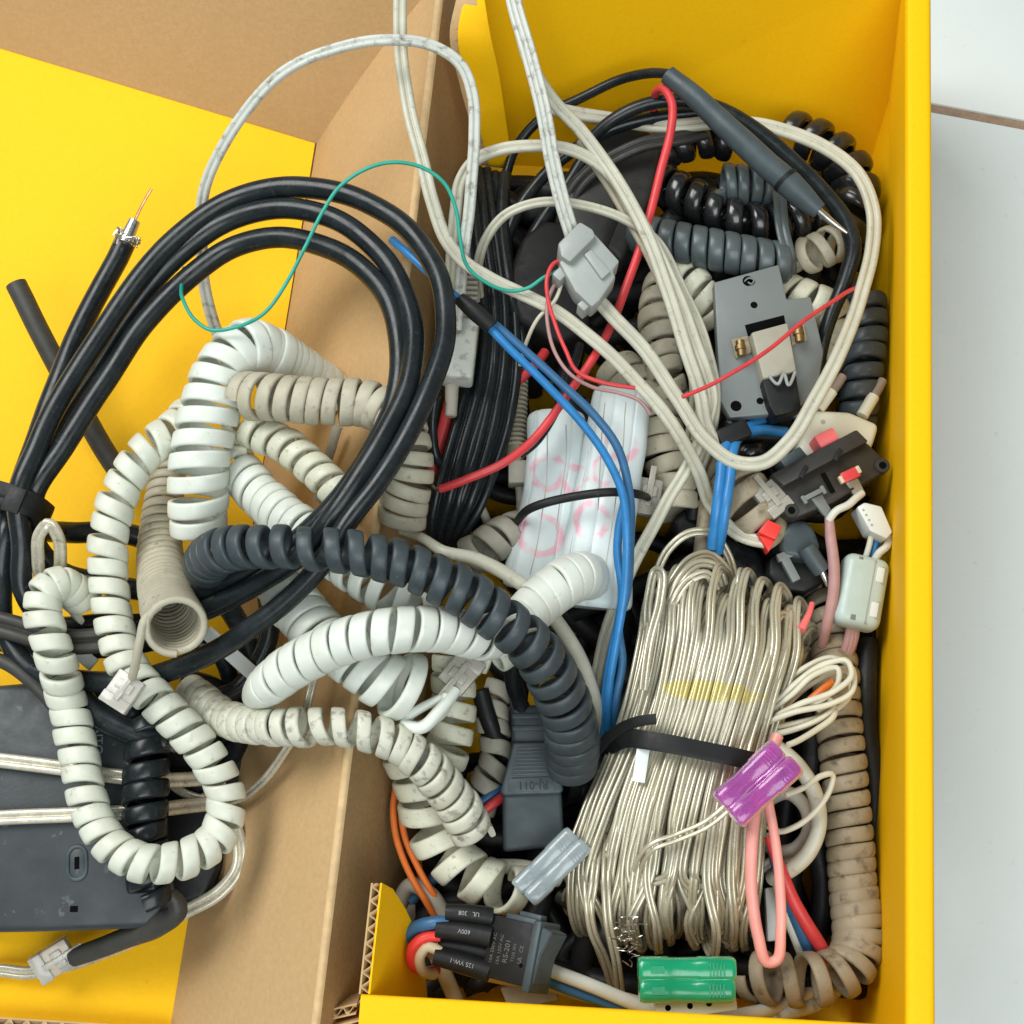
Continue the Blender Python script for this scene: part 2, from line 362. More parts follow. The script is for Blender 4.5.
# ------------------------------------------------------------------ world, light
w = bpy.data.worlds.new('World'); bpy.context.scene.world = w; w.use_nodes = True
bg = w.node_tree.nodes['Background']; bg.inputs[0].default_value = (.86, .97, 1.0, 1); bg.inputs[1].default_value = .27
def area(name, loc, target, size, power, col):
    l = bpy.data.lights.new(name, 'AREA'); l.shape = 'RECTANGLE'; l.size, l.size_y = size; l.energy = power; l.color = col
    o = bpy.data.objects.new(name, l); C.objects.link(o); o.location = loc
    o.rotation_euler = (Vector(target) - Vector(loc)).to_track_quat('-Z', 'Y').to_euler(); return o
area('window_light', (-.75, .55, 1.25), (0, 0, .05), (1.0, .8), 22.5, (1.0, 1.0, .97))
area('ceiling_light', (.25, -.85, 1.6), (0, .05, .05), (1.4, 1.0), 20, (.95, 1.0, 1.0))
vs = bpy.context.scene.view_settings
vs.view_transform = 'Standard'; vs.look = 'None'; vs.exposure = 0; vs.gamma = 1; vs.use_curve_mapping = False
# ================================================================== SETTING
def tile(poly, lab):
    prism(MB(), poly, 0, -9, bev=.8).build('floor_tile', M['tile'], kind='structure')
tile([(890, -60), (1240, 15), (1240, 160.5), (890, 95)], '')
tile([(893, 104.5), (1240, 169.5), (1240, 1250), (700, 1250), (700, 60)], '')
tile([(-600, -700), (700, -390), (885, -120), (885, 1300), (-600, 1300)], '')
prism(MB(), [(880, -100), (1300, -100), (1300, 1300), (880, 1300)], -1.2, -6, bev=0).build('tile_grout', M['grout'], kind='structure')

# ================================================================== THE BOX (main, yellow inside)
RIM, FLR, RIDGE = 95., 2., 78.
box = root('cardboard_box', P(690, 560, 0), 'open brown cardboard box printed yellow, packed with old cords and connectors', 'box')
A = lambda *a: np.array(P(*a))
# right wall: roll-over double wall (inner face leans in a little)
ri0, ri1 = A(905, -70, RIM), A(906, 1060, RIM); ro0, ro1 = A(932, -70, RIM), A(937, 1060, RIM)
bi0, bi1 = A(879, 165, FLR), A(853, 1030, FLR)
bo0, bo1 = ro0 * (1, 1, 0) + (0, 0, .6), ro1 * (1, 1, 0) + (0, 0, .6)
mb = MB()
def wallstrip(mb, prof0, prof1, n=10):
    """closed section swept between two ends, rounded at the rim"""
    m = len(prof0); V = np.vstack([prof0, prof1])
    F = [(i, (i+1) % m, m+(i+1) % m, m+i) for i in range(m)] + [tuple(range(m))[::-1], tuple(range(m, 2*m))]
    return mb.add(V, F)
def rimsec(bi, ri, ro, bo, r=2.6):
    u = (ro - ri) / np.linalg.norm(ro - ri); d1 = (bi - ri) / np.linalg.norm(bi - ri); d2 = (bo - ro) / np.linalg.norm(bo - ro)
    out = [bi]
    for a in np.linspace(0, 1, 6): p0, p1, p2 = ri + d1*r, ri, ri + u*r; out.append(p0*(1-a)**2 + 2*p1*a*(1-a) + p2*a*a)
    for a in np.linspace(0, 1, 6): p0, p1, p2 = ro - u*r, ro, ro + d2*r; out.append(p0*(1-a)**2 + 2*p1*a*(1-a) + p2*a*a)
    return np.array(out + [bo])
wallstrip(mb, rimsec(bi0, ri0, ro0, bo0), rimsec(bi1, ri1, ro1, bo1)).build('side_wall', M['yellow'], box, sharp=50)
# back wall
bL, bR = A(512, 165, FLR), A(885, 188, FLR); tL, tR = A(470, -60, RIM), A(912, -40, RIM)
up = (tL - bL); nb = np.cross(tR - tL, up); nb /= np.linalg.norm(nb); nb *= np.sign(nb[1])
slab(MB(), [bL, bR, tR, tL], nb*4).build('back_wall', M['yellow'], box)
# bottom
slab(MB(), [A(400, 1060, FLR), A(880, 1060, FLR), A(900, 150, FLR), A(470, 130, FLR)], (0, 0, -1.6)).build('bottom_panel', M['yellow'], box)
# front wall with roll-over rim
fi0, fi1 = A(361, 993, RIM), A(930, 1026, RIM); fo0, fo1 = A(358, 1030, RIM), A(930, 1064, RIM)
fb = lambda p, z: p * (1, 1, 0) + (0, 0, z)
wallstrip(MB(), rimsec(fb(fi0, FLR) - (0, 22, 0), fi0, fo0, fb(fo0, .6) - (0, 22, 0), 2.0), rimsec(fb(fi1, FLR) - (0, 22, 0), fi1, fo1, fb(fo1, .6) - (0, 22, 0), 2.0)).build('front_wall', M['yellow'], box, sharp=50)
# corrugated stubs of the torn-off left wall
def corrugated(name, poly, off, mface, edge, parent, flute=4.2, th=3.4, amp=1.15):
    """two liners with a wave between them; edge=(i,j) is the cut edge where the wave shows"""
    off = np.asarray(off, float); u = off / np.linalg.norm(off)
    o = slab(MB(), poly, u*.55).build(name, mface, parent)
    W2 = [np.asarray(q) + u*(th-.55) for q in poly]
    slab(MB(), W2, u*.55).build('outer_liner', M['kraft'], parent if o is None else o)
    a, b = [np.asarray(poly[k], float) for k in edge]; d = b - a; L = np.linalg.norm(d); d /= L
    cen = np.mean(poly, 0); inn = (cen - a) - d*d.dot(cen - a); inn /= np.linalg.norm(inn)
    s = np.arange(0, L, .35); wv = th/2 + amp*np.sin(2*np.pi*s/flute)
    t1 = a + s[:, None]*d + (wv-.22)[:, None]*u; t2 = a + s[:, None]*d + (wv+.22)[:, None]*u
    n = len(s); V = np.concatenate([t1+inn*.15, t2+inn*.15, t1 + inn*7, t2 + inn*7]); F = []
    for i in range(n-1):
        F += [(i, i+1, n+i+1, n+i), (i, 2*n+i, 2*n+i+1, i+1), (n+i, n+i+1, 3*n+i+1, 3*n+i)]
    MB().add(V, F).build('fluting', M['kraft_edge'], o, sharp=80)
    return o
# front-left stub
a0, a1 = A(382, 883, 90), A(370, 994, 94)
lf = [a0, A(393, 889, 84), A(405, 908, 74), A(418, 935, 62), A(424, 960, 52), A(428, 1002, 40), a1]
corrugated('corner_flap', lf, A(370, 883, 90) - a0, M['yellow'], (0, 6), box)
# back-left stub, reaching to the fold at the back wall
def ribbon_grid(rows, off):
    """curved board: rows of points across, thickness offset off"""
    n, k = len(rows), len(rows[0]); up = np.array(rows); dn = up + np.asarray(off, float)
    V = np.concatenate([up.reshape(-1, 3), dn.reshape(-1, 3)]); F = []
    for i in range(n-1):
        for j in range(k-1):
            q = (i*k+j, i*k+j+1, (i+1)*k+j+1, (i+1)*k+j); F.append(q[::-1]); F.append(tuple(x + n*k for x in q))
        for j in (0, k-1): q = (i*k+j, (i+1)*k+j, n*k+(i+1)*k+j, n*k+i*k+j); F.append(q if j else q[::-1])
    F.append(tuple(range(k)) + tuple(n*k + j for j in range(k))[::-1]); F.append((tuple((n-1)*k + j for j in range(k)) + tuple(n*k+(n-1)*k + j for j in range(k))[::-1])[::-1])
    return MB().add(V, F)
le = hermite([A(470, -30, 94), A(467, -8, 93), A(459, 33, 86), A(469, 85, 68), A(483, 137, 48), A(490, 165, 34)], 1.5)[0]
re_ = hermite([A(478, -30, 96), A(483, -8, 95), A(490, 33, 86), A(498, 70, 74), A(508, 135, 48), A(513, 168, 32)], 1.5)[0]
u_ = np.linspace(0, 1, 60); le = np.array([[np.interp(x, np.linspace(0, 1, len(le)), le[:, q]) for q in range(3)] for x in u_]); re_ = np.array([[np.interp(x, np.linspace(0, 1, len(re_)), re_[:, q]) for q in range(3)] for x in u_])
bfl = ribbon_grid([[a + (b-a)*t for t in np.linspace(0, 1, 6)] for a, b in zip(le, re_)], (-.5, 0, -.2)).build('back_corner_flap', M['yellow'], box)
ribbon_grid([[a + (b-a)*t + (-3.0, 0, -.6) for t in np.linspace(0, 1, 6)] for a, b in zip(le, re_)], (-.5, 0, -.2)).build('outer_liner', M['kraft'], bfl)
dd = np.concatenate([[0], np.cumsum(np.linalg.norm(np.diff(le, axis=0), axis=1))]); sN = np.arange(0, dd[-1], .35)
lp = np.stack([np.interp(sN, dd, le[:, q]) for q in range(3)], 1); wv = (-1.7 + 1.1*np.sin(2*np.pi*sN/4.0))[:, None]*np.array((1, 0, .15))
V = np.concatenate([lp + wv + (.4, 0, -.3), lp + wv + (6, 1, -3)]); n_ = len(sN)
MB().add(V, [(i, i+1, n_+i+1, n_+i) for i in range(n_-1)]).build('fluting', M['kraft_edge'], bfl, sharp=80)

# ================================================================== THE TRAY (folded lid, left)
tray = root('box_lid', P(170, 560, 0), 'opened lid tray with yellow floor and folded brown cardboard sides', 'lid')
TF = 4.
cB, cF = A(315, 143, TF), A(168, 1045, TF)
slab(MB(), [A(-160, -2, TF), cB, cF, A(-160, 1045, TF)], (0, 0, -2)).build('lid_floor', M['yellow'], tray)
bk = [A(-160, 0, TF+.3), A(352, 154, TF+.3), A(450, -12, RIDGE-2), A(408, -150, RIDGE), A(-160, -190, RIDGE)]
slab(MB(), [bk[0], bk[1], bk[2], bk[4]], (0, 3.5, -1)).build('lid_back_side', M['kraft'], tray)
# folded divider: slope, worn rounded ridge with caught light painted in, inner face - one bent sheet, modelled as a section swept along the ridge
def sect(t):
    f = lambda a, b: A(a[0] + (b[0]-a[0])*t, a[1] + (b[1]-a[1])*t, a[2] + (b[2]-a[2])*t)
    base = f((317, 142, TF+.4), (167, 1047, TF+.4)); r0 = f((440, -40, RIDGE-.6), (308, 1050, RIDGE-.6))
    r1 = f((448, -40, RIDGE-.8), (317, 1050, RIDGE-.8)); inn = f((494, 15, 8), (402, 1030, 8))
    top = (r0 + r1)/2 + (0, 0, .9)
    return base, r0, r1, top, inn
ts = np.linspace(0, 1, 40); Sx = [sect(t) for t in ts]
def sheet(cols, m, name, parent, th=2.4, bow=0):
    n, k = len(cols), len(cols[0]); up = np.array(cols); dn = up - (0, 0, th)
    V = np.concatenate([up.reshape(-1, 3), dn.reshape(-1, 3)]); F = []
    for i in range(n-1):
        for j in range(k-1):
            q = (i*k+j, i*k+j+1, (i+1)*k+j+1, (i+1)*k+j); F.append(q); F.append(tuple(x + n*k for x in q[::-1]))
    for i in range(n-1): F.append((i*k, (i+1)*k, n*k+(i+1)*k, n*k+i*k)); F.append((i*k+k-1, n*k+i*k+k-1, n*k+(i+1)*k+k-1, (i+1)*k+k-1))
    F.append(tuple(range(k))[::-1] + tuple(n*k + j for j in range(k))); F.append(tuple((n-1)*k + j for j in range(k)) + tuple(n*k+(n-1)*k + j for j in range(k))[::-1])
    return MB().add(V, F).build(name, m, parent, sharp=35)
def lerp(a, b, n, sag):
    u = np.linspace(0, 1, n)[:, None]; return a + (b-a)*u + np.array((0, 0, 1.))*sag*np.sin(np.pi*u)
dv = [list(lerp(b, r0, 8, 2.5)) for b, r0, r1, tp, inn in Sx]
div = sheet(dv, M['kraft'], 'folded_divider', tray)
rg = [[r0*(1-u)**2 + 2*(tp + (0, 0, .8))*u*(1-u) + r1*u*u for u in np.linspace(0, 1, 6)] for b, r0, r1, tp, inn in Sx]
sheet(rg, M['kraft_light'], 'worn_lit_fold', div)
sheet([list(lerp(r1, inn, 6, -1.5)) for b, r0, r1, tp, inn in Sx], M['kraft_dark'], 'inner_face', div)
# near edge of the lid: cut corrugated board
e0, e1 = A(-160, 1007, 12), A(172, 1028, 12)
corrugated('lid_front_side', [e0, e1, e1 - (0, 6, 9), e0 - (0, 6, 9)], (0, -3.4, .6), M['kraft'], (0, 1), tray, flute=6.2, th=4.2, amp=1.5)
e0, e1 = A(322, 1011, 66), A(357, 1003, 70)
corrugated('lid_corner_tab', [e0, e1, e1 + (0, 2, -14), e0 + (0, 2, -14)], (0, -3.4, 0), M['kraft'], (0, 1), tray, flute=4.2)
corrugated('lid_corner_tab', [e0 + (3, -4.2, 2), e1 + (3, -4.2, 2), e1 + (3, -2.2, -14), e0 + (3, -2.2, -14)], (0, -3.4, 0), M['kraft'], (0, 1), tray, flute=4.2)

# ================================================================== TRAY CONTENTS
# black plastic unit
unit = root('black_housing', P(100, 800, 4), 'scuffed black plastic appliance housing with raised letters lying in the yellow lid', 'housing')
UZ = 44
uo = [(-70, 690), (40, 681), (120, 690), (196, 716), (219, 742), (219, 866), (206, 905), (168, 926), (40, 931), (-70, 933)]
prism(MB(), [(-70, 690), (40, 681), (118, 684), (150, 690), (152, 712), (160, 850), (166, 905), (160, 928), (40, 932), (-70, 934)], UZ, 5, bev=3, seg=4).build('shell', M['black_plastic'], unit)
prism(MB(), [(150, 700), (212, 700), (220, 745), (219, 866), (205, 900), (160, 910)], 30, 5, bev=2.5, seg=3).build('lower_shell', M['black_dull'], unit)
f = Fr(77, 863, UZ + .1, 90)
mb = MB()
ring = [((7 if abs(a) < math.pi/2 else -7) + 9*math.cos(a), 9*math.sin(a)) for a in np.linspace(-math.pi, math.pi, 40, endpoint=False)]
V = []; mbk = MB()
W, K = ctrl([f.p(x, y, .3) for x, y in ring]); R, L = hermite(W, .6, True); T = tangents(R, True); Aa, Bb = pt_frames(T)
skin(mbk, R, Aa, Bb, CIRC(8)*.7, None, True, False, L).build('keyhole_rim', M['connector'], unit)
mb = MB(); rbox(mb, f, (0, 0, -.2), (29, 14, 1.2), .5); mb.build('keyhole_plate', M['black_plastic'], unit)
mb = MB(); rbox(mb, f, (0, 0, .45), (12, 5, .6), .2); mb.build('keyhole_slot', M['hole_shade'], unit)
mb = MB(); ft = Fr(101, 744, UZ, 90); text_into(mb, ft, 'AITO', 12.5, -4, -3, .1, 0, .35)
text_into(mb, ft, 'E', 9, -7, -17, .1, 0, .3); text_into(mb, ft, '88', 8, 12, -17, .1, 0, .3); mb.build('raised_lettering', M['emboss'], unit, smooth=False)
mb = MB(); rbox(mb, Fr(74, 909, UZ, 0), (0, 0, -.2), (8, 6, 1.2), .4); mb.build('moulded_notch', M['hole_shade'], unit)

G_twin = 'clear tinned cables draped over the black housing'
flat('flat_cable', [(-30, 757, 47), (20, 763, 47), (70, 770, 47), (120, 776, 47.5), (155, 780, 46), (190, 779, 38), (225, 778, 33)], 15, 7, M['silver'],
     label='clear tinned twin cable crossing the black housing just under the raised letters', cat='cable', group=G_twin)
flat('flat_cable', [(-30, 819, 47), (20, 817, 47), (75, 814, 47), (120, 812, 47.5), (155, 810, 46), (190, 807, 38), (225, 802, 33)], 15, 7, M['silver'],
     label='clear tinned twin cable crossing the black housing just above the keyhole slot', cat='cable', group=G_twin)
o = flat('phone_cable', [(-30, 972, 8), (0, 970, 10), (30, 973, 12), (50, 968, 14)], 13, 7, M['silver'],
     label='clear phone cord ending in a clear modular plug on the yellow lid floor', cat='cable')
flat('cord_run', [(62, 966, 15), (95, 955, 18), (140, 937, 24), (185, 912, 28), (220, 890, 31), (238, 866, 33), (240, 842, 34), (228, 815, 34), (200, 800, 34)], 15, 8, M['silver'], o)
def plug(px, py, z, ang, par, m=None, L=30, Wd=22, H=15, tab=True, ry=0, rx=0, sc=1.):
    m = m or M['clear']; f = Fr(px, py, z, ang, rx, ry); f.k *= sc
    mb = MB(); rbox(mb, f, (0, 0, 0), (L, Wd, H*.9), 1.2); rbox(mb, f, (L*.33, 0, H*.16), (L*.33, Wd*1.04, H*.8), 1)
    rbox(mb, f, (-L*.15, 0, H*.5), (L*.28, Wd*.6, 3), .6)
    p_ = mb.build('modular_plug', m, par)
    if tab:
        mb = MB(); rbox(mb, f, (-L*.28, Wd*.0, H*.62), (L*1.1, 6, 2.2), .7); mb.build('latch', m, p_)
    mb = MB()
    for k in range(4): rbox(mb, f, (L*.30, (k-1.5)*4.2, H*.1), (9, 1.5, H*.75), 0)
    mb.build('contacts', M['gold'], p_, smooth=False)
    return p_
plug(54, 960, 20, 148, o, L=40, Wd=29, rx=-18)
# thin clear cord from behind the loop
flat('phone_cable', [(165, 778, 33), (182, 792, 34), (205, 800, 34), (235, 800, 38), (262, 782, 50), (285, 752, 64), (302, 722, 72), (309, 695, 76), (318, 660, 76)], 9, 7, M['silver'],
     label='thin clear silvery cord climbing the brown cardboard slope beneath the ivory coils', cat='cable')
# black coil on the housing with straight black lead
bc = coil('coiled_cord', [(149, 716, 48), (148, 740, 52), (146, 780, 52.5), (145, 820, 52.5), (147, 858, 52), (149, 880, 52), (152, 898, 51)], 23.5, 20.5, 18, 9, M['black_rubber'], hand=1, phase=.5,
     label='black coiled cord standing on the black housing, passing under the white coiled loop', cat='coiled cord')
cable('straight_lead', [COILEND[bc.name][1], (172, 896, 51), (178, 908, 49), (160, 924, 43), (125, 938, 33), (95, 950, 26), (74, 957, 21)], [5, 8, 10, 11, 10.5, 10, 9.5], M['grey_rubber'], bc)
# stray black cables along the top of the housing
sb = cable('cut_cable', [(-30, 628, 52), (20, 650, 55), (70, 690, 56), (110, 722, 55), (150, 739, 54), (168, 743, 54)], [11, 11, 13, 13, 12.5, 11], M['black_rubber'],
     label='black cable with a frayed silver cut end above the raised letters', cat='cable')
mb = MB()
for k in range(30):
    a = k*2.4; r = 8*math.sqrt(k/30)
    q = Fr(165, 742, 54, 8); y, zz = r*math.cos(a), r*math.sin(a)
    tube_into(mb, [q.p(-2, y*.7, zz*.7), q.p(6, y, zz), q.p(9 + random.random()*3, y*1.2, zz*1.1 + random.random()*2)], .9, 5, .5)
mb.build('foil_braid', M['steel'], sb)
flat('flat_cable', [(-30, 618, 64), (10, 627, 64), (60, 640, 62), (105, 640, 60)], 26, 16, M['grey_rubber'],
     label='dusty grey brown flat cable entering under the two white coils beside the black coax', cat='cable')
cable('thin_cable', [(-20, 655, 60), (10, 665, 60), (40, 690, 58), (60, 715, 54), (76, 745, 49)], 7, M['grey_rubber'],
     label='grey brown round cable dropping from the coax onto the black housing', cat='cable')
o = flat('cable_loop', [(58, 590, 58), (60, 560, 66), (57, 535, 74), (48, 523, 78), (39, 533, 76), (38, 560, 68), (44, 590, 58)], 13, 8, M['silver'],
     label='short upright loop of clear brownish cord beside the coax strap', cat='cable')

# --- C1 white coil, long U over the housing
c1 = coil('coiled_cord', [(186, 418, 64), (172, 432, 70), (150, 448, 74), (124, 484, 74), (109, 535, 72), (109, 580, 70), (115, 625, 70), (128, 668, 72), (158, 702, 74), (190, 735, 72),
     (214, 768, 68), (226, 800, 64), (218, 836, 63), (186, 858, 66), (148, 864, 69), (112, 846, 66), (90, 808, 63), (79, 755, 61), (68, 705, 62), (54, 652, 73), (43, 615, 74, 19.5, 20), (45, 594, 73, 19, 13), (58, 585, 70, 19, 11), (74, 592, 64, 19, 13), (88, 606, 58, 19, 17)],
     19.8, 20.6, 16.8, 7, M['white_cord'], hand=-1, phase=1.0, jit=.05, label='off white coiled cord making a long loose U loop over the black housing', cat='coiled cord')
# --- C2 bright white thick coil
coil('coiled_cord', [(199, 536, 62, 29, 21), (198, 508, 68, 29.5, 21.5), (199, 470, 74, 30, 21.5), (206, 425, 77, 30, 21.5), (216, 388, 79, 30, 20.5), (230, 360, 80, 29, 17), (250, 348, 78, 29, 11), (275, 358, 70, 28, 9), (300, 372, 62, 26, 9), (330, 392, 52, 24, 9)],
     28, 21, 17, 6.5, M['bright_cord'], hand=1, phase=2.2, e=4, jit=.05, label='thick bright white coiled cord arching on the yellow lid left of the tan coil', cat='coiled cord')
# --- C3 tan tight coil on the ridge
coil('coiled_cord', [(246, 396, 84), (270, 397, 88), (300, 400, 90), (335, 402, 90), (368, 404, 90), (395, 418, 91), (408, 446, 90), (409, 476, 86), (404, 502, 82), (402, 524, 78)],
     24.5, 15.6, 14.4, 6.5, M['tan_cord'], hand=-1, phase=.6, label='tan grey tightly wound coiled cord bending over the cardboard fold under the coax', cat='coiled cord')
cable('thin_cable', [(338, 426, 66), (330, 450, 62), (322, 475, 58), (318, 500, 52)], 5, M['dim_cord'], label='short dusty grey wire hanging beneath the tan coil', cat='wire')
o = cable('phone_cable', [(402, 530, 74), (425, 540, 80), (445, 552, 84), (480, 560, 82), (520, 582, 78), (555, 620, 70), (582, 665, 60), (598, 710, 50), (603, 735, 44)], [5, 5, 6, 7, 7.5, 7.5, 7.5, 7, 6], M['flat'],
     label='pale beige cable curving along the outside of the slate grey coil', cat='cable')
# --- C4 ivory loose coil
coil('coiled_cord', [(243, 446, 62), (240, 426, 68), (258, 432, 72), (283, 444, 76), (308, 463, 80), (332, 486, 84), (356, 508, 86)],
     19, 20.5, 15, 6.5, M['ivory_cord'], hand=-1, phase=.2, label='ivory loose coiled cord slanting down from the tan coil to under the coax', cat='coiled cord')
plug(357, 482, 80, 110, cable('phone_cable', [(357, 470, 80), (366, 450, 82), (376, 425, 80)], 3.5, M['tan_cord'],
     label='clear modular plug on a tan wire in the gap under the coax', cat='plug'), M['clear_dirty'], L=30, Wd=20)
# --- C5 white loose coil lower
coil('coiled_cord', [(226, 456, 58, 22, 22), (240, 472, 62, 22, 20), (262, 497, 68, 23, 17), (290, 522, 76, 24, 16), (320, 546, 83, 24, 18), (350, 568, 87, 23, 20), (378, 588, 89, 22, 24), (400, 604, 89, 22, 26), (425, 618, 86, 22, 26)],
     25, 17, 14.5, 6, M['bright_cord'], hand=1, phase=1., e=4, label='bright white coiled cord opening out behind the ivory coil, passing under the coax', cat='coiled cord')
# --- C7 big white coil with loose last turn and plug
c7 = coil('coiled_cord', [(255, 545, 66, 27, 18), (275, 575, 72, 27, 18), (300, 612, 80, 27, 18), (328, 640, 85, 27, 18), (362, 668, 88, 27, 18), (390, 684, 87, 31, 20), (412, 690, 84, 38, 27), (424, 692, 80, 36, 30)],
     30, 18, 16.6, 7, M['bright_cord'], hand=-1, phase=2.0, e=4, label='wide white coiled cord under the brightest coil, its last turn loose above a clear plug', cat='coiled cord')
cable('cord_tail', [COILEND[c7.name][1], (404, 722, 86), (420, 727, 88), (440, 710, 88), (456, 690, 86)], [4.5, 5.5, 6.5, 6.5, 6], M['bright_cord'], c7)
plug(462, 672, 84, -50, c7, M['clear_dirty'], L=40, Wd=30, H=14)
# --- C6 brightest coil on top
coil('coiled_cord', [(259, 696, 68, 17, 10), (263, 690, 80, 19, 12), (272, 682, 88, 22, 16), (292, 667, 94), (320, 652, 99), (355, 638, 104), (400, 630, 106), (445, 630, 100), (485, 637, 92), (515, 626, 84), (542, 600, 78, 24, 18), (564, 583, 75, 25, 14), (580, 576, 70, 25, 12), (588, 577, 64, 23, 10)],
     23.5, 19.6, 18, 6, M['bright_cord'], hand=-1, phase=.3, e=5, jit=.02, label='brightest white coiled cord lying across the cardboard fold beneath the slate grey coil', cat='coiled cord')
# pieces right of it
coil('coiled_cord', [(470, 640, 78), (490, 655, 76), (505, 648, 74), (525, 640, 70)], 20, 17, 16, 7, M['white_cord'], hand=1, label='short stretch of white coil poking out under the slate coil near the clear plug', cat='coiled cord')
coil('coiled_cord', [(452, 660, 72), (454, 690, 70), (452, 720, 68), (448, 745, 66), (440, 768, 62)], 24, 22, 17, 6.5, M['ivory_cord'], hand=-1, phase=1, label='ivory stained coil standing under the clear plug right of the loose white turn', cat='coiled cord')
# --- C8 dirty white coil crossing the divider
coil('coiled_cord', [(188, 690, 52, 18, 12), (205, 704, 58, 19, 12), (225, 718, 65, 19, 13), (252, 726, 74, 19, 14), (280, 727, 82, 19, 16), (308, 727, 86, 20, 21), (340, 727, 88, 20, 23), (370, 733, 88, 20, 21), (398, 744, 86, 20, 17), (422, 762, 84, 21, 16),
     (444, 787, 78, 22, 17), (462, 812, 72, 23, 18), (474, 838, 66, 22, 18)],
     19, 16, 14.2, 6.5, M['dirty_cord'], hand=1, phase=1.2, label='grimy speckled off white coil running from the lid over the fold into the box', cat='coiled cord')
coil('coiled_cord', [(404, 756, 56, 22, 24), (420, 790, 54, 26, 28), (428, 822, 52, 27, 30), (444, 850, 52, 26, 30), (470, 874, 54, 26, 30), (500, 888, 54, 26, 32), (525, 890, 50, 24, 30)], 26, 28, 19, 7, M['ivory_cord'], hand=-1, phase=2.4,
     label='widely stretched ivory coil at the lower left above the rocker switch', cat='coiled cord')
cable('thin_cable', [(470, 868, 40), (500, 866, 44), (530, 868, 46), (560, 880, 44)], 7.5, M['flat'], label='short pale cable end behind the grey splice sleeves', cat='cable')
# --- C10 slate coil
coil('coiled_cord', [(207, 566, 84, 24, 14), (212, 556, 95, 24, 14), (224, 550, 102, 24, 15), (244, 547, 107, 23, 20), (275, 547, 112, 22.5, 25), (312, 549, 115, 22.5, 26), (350, 552, 116, 23, 23), (386, 559, 115, 23.5, 21), (424, 572, 113, 24, 21.5), (462, 592, 110, 25, 22), (498, 617, 106, 26, 23),
     (530, 645, 99, 26.5, 24), (552, 676, 90, 27, 23), (566, 708, 80, 27.5, 19), (572, 738, 70, 27.5, 15), (573, 766, 60, 26, 13)],
     26, 21, 16.2, 8, M['slate_cord'], hand=1, phase=.8, jit=.05, label='long dark slate grey coiled cord sweeping across the pile to the black power connector', cat='coiled cord')
# --- C11 tan tight tube facing the viewer
c11 = coil('coiled_cord', [(172, 455, 44, 18, 10), (164, 500, 48, 19.5, 11), (160, 540, 53, 22, 11), (162, 575, 63, 25, 9.5), (168, 604, 80, 28, 8), (175, 622, 94, 31, 7), (176, 627, 98, 32, 7)],
     24, 10, 9.2, 7.5, M['tan_cord'], hand=1, phase=1.57, jit=.015, e=2.6, label='tan tightly closed coil whose open end faces up like a tube', cat='coiled cord')
cable('cord_tail', [(160, 607, 99), (146, 618, 101), (140, 640, 99), (136, 662, 94), (132, 678, 88)], [3, 4.5, 4.5, 4.5, 4.5], M['tan_cord'], c11)
plug(123, 692, 86, 125, c11, L=36, Wd=30, H=14)

# --- coax
loopA = [(126, 240, 58), (108, 275, 56), (86, 318, 55), (66, 362, 54), (42, 425, 55), (20, 485, 58), (8, 530, 64), (1, 580, 60), (4, 630, 58), (30, 668, 58), (80, 680, 58), (140, 680, 64), (195, 660, 76), (245, 632, 90), (290, 598, 97), (325, 560, 103), (348, 522, 106), (375, 485, 107),
         (410, 430, 107), (436, 375, 105), (445, 325, 101), (434, 265, 97), (400, 222, 93), (345, 195, 90), (285, 187, 86), (232, 200, 82), (172, 242, 80), (118, 308, 77), (74, 376, 76), (38, 445, 76), (18, 495, 75), (22, 545, 68), (24, 590, 62), (50, 625, 54), (100, 625, 52), (160, 622, 52),
         (215, 606, 82), (262, 582, 92), (300, 555, 98), (328, 520, 104), (356, 482, 107), (388, 430, 106), (408, 380, 103), (413, 330, 99), (396, 275, 95), (350, 228, 91), (290, 208, 86), (230, 220, 80), (180, 254, 76), (132, 308, 70), (84, 382, 66), (42, 450, 64), (22, 495, 64), (36, 545, 57), (60, 570, 52), (100, 583, 50), (150, 592, 50), (205, 590, 78),
         (255, 568, 88), (298, 540, 93), (338, 500, 98), (370, 452, 99), (396, 400, 99), (399, 340, 97), (378, 285, 94), (335, 250, 89), (280, 238, 82), (228, 250, 76), (192, 274, 74), (146, 322, 74), (104, 384, 74), (64, 446, 73), (33, 495, 71), (36, 525, 63), (70, 533, 46), (110, 532, 40), (150, 540, 36)]
cx = cable('coax_cable', loopA, 10.8, M['black_rubber'], n=16, step=1.6, label='thick black coax cable wound in three big loops over the lid and divider', cat='cable')
q = A(126, 240, 68); dq = A(126, 240, 68) - A(108, 280, 66); dq /= np.linalg.norm(dq)
mb = MB(); tube_into(mb, [q - dq*1, q + dq*8], [7, 5.5], 14); mb.build('foil_core', M['steel'], cx)
mb = MB()
for k in range(34):
    a = random.random()*6.28; n_ = np.cross(dq, (0, 0, 1.)); n_ /= np.linalg.norm(n_); b_ = np.cross(dq, n_); e_ = math.cos(a)*n_ + math.sin(a)*b_; e2 = math.cos(a+1.1)*n_ + math.sin(a+1.1)*b_
    tube_into(mb, [q + dq*random.uniform(-.5, 1) + e_*2.6, q + dq*random.uniform(0, 2.5) + e2*4.2, q + dq*random.uniform(-2.5, 3) + e2*4.4 + e_*random.uniform(0, 1.6)], .75, 5, .5)
mb.build('shield_braid', M['steel'], cx)
mb = MB(); tube_into(mb, [q + dq*7, q + dq*14 + (.6, 0, 1), q + dq*20 + (2, 0, 2.5)], 1.3, 7); mb.build('copper_core', M['copper'], cx)
